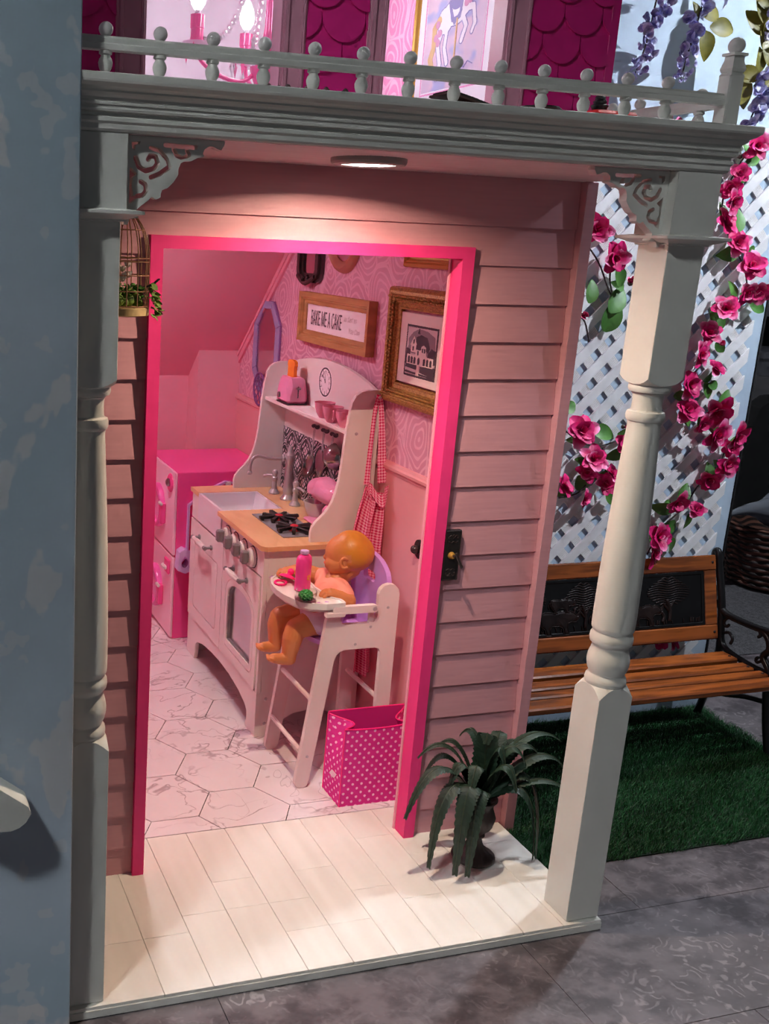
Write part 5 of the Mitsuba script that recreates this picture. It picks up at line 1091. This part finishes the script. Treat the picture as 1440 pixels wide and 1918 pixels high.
lf0 = leaf_mesh(1.0, .62, .35, .25, 10); LF = [mikit.ply(lf0, 'm_leaf', smooth=True), mikit.ply(lf0, 'm_leaf_olive', smooth=True)]
LFT = LF[0]
rf = random.Random(31)
def flower_at(K, x, z, r, y=.535, bud=False):
    tw = T().translate([x, y, z]).rotate([0, 0, 1], rf.uniform(-40, 30)).rotate([1, 0, 0], rf.uniform(-45, 25)).rotate([0, 1, 0], rf.uniform(0, 360)).scale(r)
    k = num(K+('__bud' if bud else '__flower')); scene[k] = {**PF[3 if bud else rf.randrange(3)], 'to_world': tw}
def leaf_at(K, x, z, L, ang, y=.552, mat=0, tilt=None):
    a = math.radians(ang); tl = rf.uniform(-25, 25) if tilt is None else tilt
    # leaf along +x, its face turned towards the viewer (-y), turned about y
    tw = T().translate([x, y, z]).rotate([0, 1, 0], -ang).rotate([1, 0, 0], 90+tl).rotate([0, 1, 0], rf.uniform(-20, 10)).translate([-L*.5, 0, 0]).scale(L)
    scene[num(K+'__leaf')] = {**LF[mat], 'to_world': tw}
FLW = [[.501, 1.614, .045], [.595, 1.536, .046], [.647, 1.465, .030], [.504, 1.361, .030], [.550, 1.003, .054], [.725, .957, .041], [.615, .910, .045], [.676, .825, .038], [.602, .863, .034], [.595, .783, .031], [.514, .825, .041], [.713, 1.014, .024], [.674, .865, .035],
       [1.041, 1.882, .040], [1.008, 1.853, .030], [1.007, 1.801, .033], [.980, 1.757, .033], [.980, 1.716, .040], [.973, 1.652, .047], [1.041, 1.594, .044], [1.108, 1.525, .048], [1.136, 1.448, .041], [1.101, 1.442, .038], [1.031, 1.390, .044], [.995, 1.310, .038], [1.032, 1.285, .026], [.960, 1.245, .041],
       [1.035, 1.198, .035], [.948, 1.146, .048], [.954, 1.062, .049], [1.004, 1.023, .035], [1.071, 1.061, .053], [1.068, .983, .053], [1.156, .982, .050], [1.152, .934, .032], [1.142, .880, .043], [1.086, .832, .043], [.954, .760, .043], [1.043, .728, .032], [.896, .644, .050], [.902, .579, .047]]
LVS = [[.562, 1.605, .042, -15], [.622, 1.362, .075, 75], [.632, 1.476, .05, -60], [.633, 1.411, .066, 60], [.536, 1.433, .05, 80], [.514, 1.077, .045, 30], [.653, .993, .058, -20], [.707, .919, .045, 200], [.600, .824, .061, -50], [.720, .775, .05, -40], [.597, .904, .036, 0], [.736, .989, .043, 0],
       [1.042, 1.664, .055, 80], [1.027, 1.561, .058, 190], [1.112, 1.572, .04, 20], [1.066, 1.445, .048, 120], [1.176, 1.397, .046, -20], [1.021, 1.355, .05, 120], [1.031, 1.126, .042, -60], [1.106, 1.10, .045, 60], [1.085, 1.01, .06, -50], [.932, 1.109, .04, 0], [1.094, .856, .04, 100],
       [1.006, .784, .05, 60], [.929, .732, .055, 180], [1.037, .681, .04, -80], [.963, .665, .055, 190], [.987, .598, .05, -60], [1.063, 1.848, .045, 20], [1.053, 1.144, .036, 0]]
def vine(K, label, fs, ls, stems):
    tag(K, label, 'flower garland')
    for k, st_ in enumerate(stems): put(num(K+'__stem'), tube(spline([(x, .560, z) for x, z in st_], 5), .0024, 6), 'stem', True)
    for x, z, r in fs: flower_at(K, x, z, r*1.02, .540+rf.uniform(-.018, .008), bud=r < .031)
    for x, z, L, a in ls: leaf_at(K, x, z, L*1.45, a)
    for x, z, r in fs[::2]: leaf_at(K, x+rf.uniform(-.04, .04), z-rf.uniform(.01, .04), rf.uniform(.045, .06), rf.uniform(0, 360), .562)
vine('flower_garland', 'magenta flower garland on the upper left of the lattice beside the house corner', FLW[:4], LVS[:5], [[(.47, 1.60), (.55, 1.52), (.60, 1.44), (.635, 1.40)], [(.595, 1.53), (.60, 1.47), (.615, 1.43)], [(.50, 1.36), (.53, 1.34), (.555, 1.28)]])
vine('flower_garland_001', 'magenta flower garland low on the lattice between house corner and porch column', FLW[4:13], LVS[5:12], [[(.48, 1.02), (.58, .96), (.66, .95), (.75, .98)], [(.62, .95), (.64, .88), (.60, .80), (.52, .78)], [(.66, .94), (.69, .85), (.71, .78)]])
vine('flower_garland_002', 'long magenta flower garland winding down the right side of the lattice', FLW[13:], LVS[12:], [[(1.06, 1.90), (1.00, 1.80), (.975, 1.70), (1.03, 1.60), (1.10, 1.52), (1.12, 1.44), (1.04, 1.39), (1.0, 1.30), (1.0, 1.22), (.95, 1.15), (.96, 1.07), (1.03, 1.04), (1.10, 1.0), (1.15, .95), (1.13, .87), (1.06, .80), (1.02, .73), (.94, .66), (.90, .57)]])
K = 'flower_garland_003'; tag(K, 'magenta flowers on the lattice seen through the balcony railing and behind the bench', 'flower garland')
for x, z, r in ((.600, 1.925, .030), (.690, 1.925, .034), (.735, 1.915, .030), (.505, 1.935, .03)): flower_at(K, x, z, r, .535)
for x, z, L, a in ((.765, 1.93, .045, -30), (.485, 1.965, .055, 70)): leaf_at(K, x, z, L, a)
K = 'flower_garland_004'; tag(K, 'magenta flowers low on the lattice behind the bench seat', 'flower garland')
for x, z, r in ((.93, .285, .045), (1.00, .260, .045), (1.06, .245, .040)): flower_at(K, x, z, r*.8, .556)
# wisteria
def floret(seed):
    r = random.Random(seed); ms, cols = [], []
    pale, deep = np.array(lin((216, 218, 246))), np.array(lin((128, 124, 190)))
    for a, L, W, tl in ((1.57, 1.0, 1.0, 55), (1.0, .8, .7, 40), (2.2, .8, .7, 40), (-1.2, .75, .6, 25), (-1.9, .75, .6, 25)):
        nu, nv = 6, 5; u, v = np.meshgrid(np.linspace(0, 1, nu), np.linspace(-1, 1, nv), indexing='ij'); prof = np.sin(math.pi*np.clip(u*.85+.08, 0, 1))**.6; t = math.radians(tl)
        rad = L*u*math.sin(t); hg = L*u*math.cos(t)-.35*L*u*u+.18*np.abs(v)*prof; sd = W*.55*v*prof
        ms.append(tm(np.stack([rad*math.cos(a)-sd*math.sin(a), -hg, rad*math.sin(a)+sd*math.cos(a)], -1).reshape(-1, 3), (lambda q: np.vstack([q[:, [0, 1, 2]], q[:, [0, 2, 3]]]))(np.stack([(lambda i, j: i*nv+j)(*np.meshgrid(np.arange(nu-1), np.arange(nv-1), indexing='ij')), (lambda i, j: (i+1)*nv+j)(*np.meshgrid(np.arange(nu-1), np.arange(nv-1), indexing='ij')), (lambda i, j: (i+1)*nv+j+1)(*np.meshgrid(np.arange(nu-1), np.arange(nv-1), indexing='ij')), (lambda i, j: i*nv+j+1)(*np.meshgrid(np.arange(nu-1), np.arange(nv-1), indexing='ij'))], -1).reshape(-1, 4))))
        q = np.clip(1-u.reshape(-1, 1)*1.1+r.uniform(-.2, .2), 0, 1); cols.append(pale*(1-q)+deep*q)
    return cat(ms), np.vstack(cols)
FLO = []
for sd_ in (1, 2, 3): m, c = floret(sd_); FLO.append(mikit.ply(m, 'm_petal', smooth=True, color=c))
def wisteria(K, label, path, r0, r1, n, y=.42, spread=.02, seed=1, leaves=()):
    tag(K, label, 'wisteria'); r = random.Random(seed); p = spline([(x, y, z) for x, z in path], 8)
    put(K+'__stem', tube(p, .0022, 6), 'stem', True)
    for k in range(n):
        t = (k+.5)/n; q = p[min(int(t*(len(p)-1)), len(p)-1)]; s = (r0*(1-t)+r1*t)*r.uniform(1.25, 1.7); sp = spread*(1-t*.6)
        tw = T().translate([q[0]+r.uniform(-sp, sp), q[1]+r.uniform(-sp, sp*.4), q[2]+r.uniform(-.006, .006)]).rotate([0, 0, 1], r.uniform(-80, 80)).rotate([1, 0, 0], r.uniform(-30, 60)).rotate([0, 1, 0], r.uniform(0, 360)).scale(s)
        scene[num(K+'__floret')] = {**FLO[r.randrange(3)], 'to_world': tw}
    for x, z, L, a in leaves: leaf_at(K, x, z, L*1.4, a, y+.004, 1, tilt=r.uniform(-12, 12))
wisteria('wisteria', 'lilac wisteria cluster hanging against the pale blue board, left of two', [(.535, 2.34), (.515, 2.22), (.505, 2.13), (.488, 2.06), (.470, 2.015)], .026, .009, 46, spread=.046, seed=3)
wisteria('wisteria_001', 'lilac wisteria cluster with olive leaves hanging above the newel post, right of two', [(.690, 2.34), (.668, 2.22), (.652, 2.14), (.640, 2.07), (.631, 2.02)], .026, .008, 44, spread=.044, seed=5, leaves=((.712, 2.208, .055, 10), (.757, 2.175, .062, 0), (.707, 2.125, .056, -75), (.655, 2.215, .03, 110)))
wisteria('wisteria_002', 'lilac wisteria cluster with olive leaves at the right edge beside the newel post', [(.93, 2.08), (.918, 2.0), (.90, 1.95), (.890, 1.905)], .026, .013, 30, spread=.036, seed=8, leaves=((.860, 2.062, .058, 170), (.902, 2.100, .05, 100), (.862, 2.010, .065, -60), (.93, 2.04, .05, 20)))
wisteria('wisteria_003', 'shaded wisteria cluster with dark leaves at the top right corner', [(.93, 2.36), (.915, 2.24), (.900, 2.15)], .020, .014, 22, spread=.024, seed=9, leaves=((.88, 2.24, .06, 100), (.905, 2.17, .06, 80), (.93, 2.12, .055, 120), (.895, 2.29, .06, 60), (.87, 2.20, .06, 140), (.92, 2.205, .06, 60), (.90, 2.26, .06, 10), (.94, 2.17, .06, 100)))

# ---------------------------------------------------------------- upper room: chandelier and picture
K = 'chandelier'; tag(K, 'pink crystal chandelier hanging in the left upper window', 'chandelier')
ccx, ccy = -.545, .60
put(K+'__body', lathe([(.0005, 1.915), (.006, 1.920), (.014, 1.930), (.034, 1.955), (.044, 1.985), (.044, 1.992), (.030, 1.994), (.014, 2.00), (.010, 2.03), (.016, 2.05), (.010, 2.09), (.007, 2.25), (.0005, 2.26)], (ccx, ccy, 0), 24), 'chand_pink', 40)
put(K+'__rod', tube([(ccx, ccy, 2.25), (ccx, ccy, UZ1)], .004, 8), 'chand_pink')
rc = random.Random(6)
drop = trimesh.convex.convex_hull([(0, 0, 0), (.006, 0, -.012), (-.006, 0, -.012), (0, .004, -.012), (0, -.004, -.012), (0, 0, -.034)])
bead = trimesh.creation.icosphere(1, .0082); DR = mikit.ply(drop, 'm_cut_glass'); BD = mikit.ply(bead, 'm_cut_glass')
DP = mikit.ply(drop, 'm_chand_pink')
for k in range(4):
    a = math.radians(178+90*k); R_ = .195; ca, sa = math.cos(a), math.sin(a); e = (ccx+R_*ca, ccy+R_*sa)
    P3 = lambda r, z: (ccx+r*ca, ccy+r*sa, z)
    put(num(K+'__arm'), tube(spline([P3(.01, 2.00), P3(.06, 1.955), P3(.12, 1.960), P3(.175, 1.99), P3(R_, 2.022)], 7), .0055, 10), 'chand_pink', True)
    put(num(K+'__bobeche'), lathe([(.0005, 2.020), (.010, 2.021), (.030, 2.030), (.038, 2.040), (.036, 2.040), (.028, 2.033), (.014, 2.028), (.0005, 2.028)], (*e, 0), 20), 'crystal', 40)
    ck_ = num(K+'__candle'); put(ck_, lathe([(.0005, 2.025), (.015, 2.028), (.017, 2.045), (.0165, 2.072), (.0182, 2.074), (.0182, 2.106), (.0005, 2.108)], (*e, 0), 20), 'chand_pink', 30)
    put(ck_+'__socket', lathe([(.0005, 2.106), (.008, 2.107), (.008, 2.116), (.0005, 2.117)], (*e, 0), 14), 'steel')
    put(num(K+'__bulb'), lathe([(.0005, 2.115), (.010, 2.118), (.019, 2.132), (.0215, 2.148), (.018, 2.168), (.009, 2.188), (.0005, 2.198)], (*e, 0), 20), 'candle_white', True, emitter=emit(BULB_RAD))
    for j in range(9):
        b = 2*math.pi*j/9; scene[num(K+'__crystal_drop')] = {**(DR if j % 3 else DP), 'to_world': T().translate([e[0]+.036*math.cos(b), e[1]+.036*math.sin(b), 2.036]).rotate([0, 0, 1], math.degrees(b)).scale(1.35)}
    for j in range(8):   # ruff of upright crystals on the bobeche
        b = 2*math.pi*(j+.5)/8; scene[num(K+'__crystal_drop')] = {**DR, 'to_world': T().translate([e[0]+.022*math.cos(b), e[1]+.022*math.sin(b), 2.036]).rotate([0, 0, 1], math.degrees(b)).rotate([0, 1, 0], 140).scale(1.3)}
    n2 = 24
    for j in range(n2):   # bead garland from the top ring down to each candle
        t = j/(n2-1); r = .02+(R_-.03)*t; z = 2.33-.28*t-.10*math.sin(math.pi*t)
        scene[num(K+'__bead')] = {**BD, 'to_world': T().translate([*P3(r, z)])}
    for j in range(7):
        t = j/6; scene[num(K+'__bead')] = {**BD, 'to_world': T().translate([*P3(.05+.10*t, 1.985-.045*math.sin(math.pi*t))]).scale(.75)}
    scene[num(K+'__crystal_drop')] = {**DP, 'to_world': T().translate([*P3(.105, 1.955)]).scale(1.1)}
for j in range(10):
    b = 2*math.pi*j/10; scene[num(K+'__crystal_drop')] = {**DR, 'to_world': T().translate([ccx+.04*math.cos(b), ccy+.04*math.sin(b), 2.075]).rotate([0, 0, 1], math.degrees(b)).scale(1.3)}
K = 'horse_picture'; tag(K, 'gold framed watercolour of a carousel horse in the right upper window', 'picture')
XU = -.08
frame_rect(K, .222, .648, 1.84, 2.60, .024, .018, 'gold_plain', x=XU)
put(K+'__mat_board', bx(XU-.008, XU-.002, .235, .635, 1.85, 2.59), 'art_white')
A0, A1, B0, B1 = .285, .585, 1.957, 2.42
put(K+'__border', YZ(sbox(A0-.008, B0-.008, A1+.008, B1+.008).difference(sbox(A0-.004, B0-.004, A1+.004, B1+.004)), XU-.0086, XU-.0078), 'border_pink')
put(K+'__painting', YZ(sbox(A0, B0, A1, B1), XU-.0086, XU-.0078), 'art_bg')
ya = lambda s: A1-(A1-A0)*s; za = lambda s: B0+(B1-B0)*s
def st2(pts, w): return stroke([(ya(a), za(b)) for a, b in pts], w)
horse = union_all([ell(ya(.50), za(.40), .062, .034), ell(ya(.34), za(.37), .040, .034), ell(ya(.64), za(.44), .040, .036), st2([(.66, .46), (.74, .56), (.78, .66)], .050), st2([(.78, .67), (.88, .62)], .026),
    st2([(.30, .34), (.24, .24), (.30, .14), (.26, .07)], .020), st2([(.38, .32), (.36, .22), (.42, .14)], .018), st2([(.68, .40), (.80, .40), (.84, .31)], .018), st2([(.62, .38), (.70, .31), (.64, .24)], .018), st2([(.84, .31), (.80, .27)], .014)])
put(K+'__painting__horse', YZ(horse, XU-.0090, XU-.0084), 'art_white'); put(K+'__painting__outline', YZ(horse.buffer(.0012).difference(horse.buffer(-.0012)), XU-.0093, XU-.0084), 'art_line')
sd1 = union_all([st2([(.40, .46), (.46, .36), (.58, .37), (.62, .50)], .010), st2([(.42, .43), (.50, .34), (.60, .40)], .008), ell(ya(.52), za(.45), .030, .018)])
put(K+'__painting__saddle', YZ(sd1, XU-.0096, XU-.0086), 'art_line')
put(K+'__painting__tail_and_mane', YZ(union_all([st2([(.24, .38), (.16, .34), (.17, .24), (.12, .18), (.17, .12)], .022), st2([(.68, .55), (.70, .62), (.76, .70), (.82, .72)], .018)]), XU-.0096, XU-.0086), 'art_gold')
for a, b in ((.22, .36), (.26, .31), (.20, .29), (.24, .26), (.70, .47), (.74, .44), (.68, .43)): part(K+'__painting', 'rose', YZ(ell(ya(a), za(b), .011, .010, 14), XU-.0099, XU-.0086), 'art_pink')
put(K+'__painting__pole', YZ(st2([(.545, .0), (.545, .36)], .006), XU-.0099, XU-.0086), 'art_gold')
put(K+'__painting__signature', YZ(union_all([st2([(.62, .10), (.68, .12), (.72, .09), (.78, .12), (.86, .10)], .0022), st2([(.64, .065), (.72, .075), (.80, .06)], .0018)]), XU-.0099, XU-.0086), 'art_line')

# ---------------------------------------------------------------- things lying on the balcony
K = 'ruffled_scarf'; tag(K, 'dark ruffled fabric lying on the balcony behind the second shingle panel', 'scarf')
def rf_(u, v): return np.stack([-.860+.19*u, -.255+.05*(v-.5), 1.799+(.026+.005*np.sin(u*61)+.003*np.sin(u*29+2))*np.sin(math.pi*v)**.6], -1)
put(K, grid(rf_, 60, 9), 'brown_dark', True); tag(K, 'dark ruffled fabric lying on the balcony behind the second shingle panel', 'scarf')
K = 'open_book'; tag(K, 'open dark covered book lying on the balcony below the horse picture', 'book')
put(K+'__cover', cat([moved(bx(-.055, 0, -.04, .04, -.002, .002), rot([0, 1, 0], 12), (-.440, -.25, 1.8255)), moved(bx(0, .055, -.04, .04, -.002, .002), rot([0, 1, 0], 14), (-.440, -.25, 1.8255))]), 'brown_dark')
put(K+'__pages', cat([moved(bx(-.05, 0, -.036, .036, .002, .007), rot([0, 1, 0], 12), (-.440, -.25, 1.8255)), moved(bx(0, .05, -.036, .036, .002, .007), rot([0, 1, 0], 14), (-.440, -.25, 1.8255))]), 'black')
put(K+'__base', bx(-.50, -.385, -.29, -.21, 1.7985, 1.815, .003), 'brown_dark')
K = 'black_hat'; tag(K, 'wide brimmed black hat lying on the balcony at the right', 'hat')
put(K+'__brim', lathe([(.0005, 1.800), (.060, 1.801), (.084, 1.810), (.086, 1.813), (.070, 1.812), (.045, 1.818), (.040, 1.829), (.0005, 1.832)], (-.264, -.25, 0), 36), 'black', 40); put(K+'__band', lathe([(.046, 1.812), (.047, 1.816), (.044, 1.826), (.042, 1.826)], (-.264, -.25, 0), 36), 'brown_dark', 40)
K = 'red_tray'; tag(K, 'red oblong tray on the balcony at the right end', 'tray')
put(K+'__tray', minus(bx(-.145, -.040, -.275, -.215, 1.7985, 1.832, .006), bx(-.139, -.046, -.269, -.221, 1.806, 1.85)), 'red_tray')
K = 'black_ornament'; tag(K, 'small black tiered ornament standing in the red tray', 'ornament')
put(K, lathe([(.0005, 1.8065), (.019, 1.807), (.024, 1.818), (.022, 1.828), (.014, 1.834), (.016, 1.838), (.018, 1.842), (.012, 1.846), (.014, 1.850), (.010, 1.855), (.011, 1.858), (.006, 1.864), (.0005, 1.870)], (-.117, -.245, 0), 24), 'black', 30)
tag(K, 'small black tiered ornament standing in the red tray', 'ornament')

# ---------------------------------------------------------------- dim shop corner behind the bench
K = 'wicker_basket'; tag(K, 'dark brown wicker basket on the carpet behind the bench', 'basket')
wb = lathe([(.0005, 0), (.17, 0), (.20, .02), (.235, .17), (.255, .30), (.262, .315), (.250, .32), (.235, .30), (.21, .17), (.18, .03), (.0005, .02)], (2.70, 1.70, FZ+.0045), 72)
tb_ = np.arctan2(wb.vertices[:, 1]-1.70, wb.vertices[:, 0]-2.70); rr_ = np.hypot(wb.vertices[:, 0]-2.70, wb.vertices[:, 1]-1.70)
put(K+'__body', wb, 'wicker', 40)
for k in range(10):
    z = FZ+.03+.030*k; r = .203+.0056*k*1.0
    part(K, 'weave', tube([(2.70+(r+.004*math.sin(t*22+k*math.pi))*math.cos(t), 1.70+(r+.004*math.sin(t*22+k*math.pi))*math.sin(t), z+.002*math.sin(t*22)) for t in np.linspace(0, 2*math.pi, 133)], .0115, 6, False), 'wicker', True)
part(K, 'handle', tube(spline([(2.55, 1.55, .27), (2.53, 1.53, .42), (2.66, 1.62, .50), (2.80, 1.75, .42), (2.82, 1.78, .27)], 6), .014, 8), 'wicker', True)
K = 'plush_toy'; tag(K, 'grey plush toy lying over the rim of the wicker basket', 'plush toy')
pm_ = limb(((2.235, 1.585, .385), .010), ((2.30, 1.59, .398), .018), ((2.38, 1.60, .404), .030), ((2.46, 1.61, .395), .045), ((2.56, 1.64, .375), .075), ((2.68, 1.69, .38), .10))
put(K, finish(pm_, .02, 3), 'plush', True); tag(K, 'grey plush toy lying over the rim of the wicker basket', 'plush toy')
K = 'black_chair_back'; tag(K, 'tall black padded chair back standing behind the wicker basket', 'chair')
cb = Polygon([(2.78, FZ+.005), (2.80, .45), (2.83, .70), (2.87, .80), (2.95, .85), (3.10, .86), (3.4, .86), (3.4, FZ+.005)])
put(K, XZ(cb.buffer(-.02).buffer(.02), 2.12, 2.22), 'black_matte'); tag(K, 'tall black padded chair back standing behind the wicker basket', 'chair')
K = 'bean_bag'; tag(K, 'grey slouching bean bag seat beyond the lattice edge', 'bean bag')
bb = trimesh.creation.icosphere(4, 1.0); v = bb.vertices; nz = meshkit.fbm(v*2.2+5, 3); bb.vertices = np.c_[4.62+.78*v[:, 0]*(.95+.2*nz), 3.75+.55*v[:, 1], .30+.40*v[:, 2]*(.95+.25*nz)]; bb.vertices[:, 2] = np.maximum(bb.vertices[:, 2], FZ+.006)
put(K, bb, 'grey_fabric', True); tag(K, 'grey slouching bean bag seat beyond the lattice edge', 'bean bag')
K = 'display_shelf'; tag(K, 'grey white display shelving at the right edge far behind the bench', 'shelf')
sx0, sx1, sy = 5.05, 7.0, 4.6
put(K+'__post', bx(sx0, sx0+.14, sy, sy+.12, FZ+.005, 2.6), 'shelf_grey'); put(K+'__back', bx(sx0+.14, sx1, sy+.36, sy+.40, FZ+.005, 2.6), 'black_matte')
for z in (.30, .84, 1.14, 1.50, 1.9): part(K, 'board', bx(sx0+.14, sx1, sy, sy+.36, z-.03, z), 'shelf_grey')
put(K+'__plinth_cap', bx(sx0-.02, sx0+.34, sy-.32, sy-.002, .80, .86, .01), 'shelf_grey'); put(K+'__plinth', minus(bx(sx0+.02, sx0+.30, sy-.28, sy-.002, FZ+.005, .80), bx(sx0+.06, sx0+.26, sy-.30, sy-.24, .40, .74)), 'shelf_grey')
put('boxed_toy', bx(sx0+.15, sx0+.50, sy+.02, sy+.25, 1.141, 1.30), 'shelf_grey', label='pale printed box at the bottom of the pile on the far shelf', cat='box')
put('boxed_toy_001', bx(sx0+.155, sx0+.49, sy+.02, sy+.25, 1.302, 1.42), 'blue_box', label='blue box in the pile on the far shelf', cat='box')
put('boxed_toy_002', bx(sx0+.16, sx0+.48, sy+.03, sy+.25, 1.422, 1.455), 'yellow_box', label='thin yellow box on top of the blue box on the far shelf', cat='box')
K = 'woven_mat'; tag(K, 'small beige braided mat on the carpet left of the wicker basket', 'mat')
for k in range(7): part(K, 'braid', moved(ball((0, 0, 0), 1, 2, (.060, .028, .016)), rot([0, 0, 1], 25), (2.93+.075*k, 2.42+.004*k, FZ+.020)), 'beige', True)
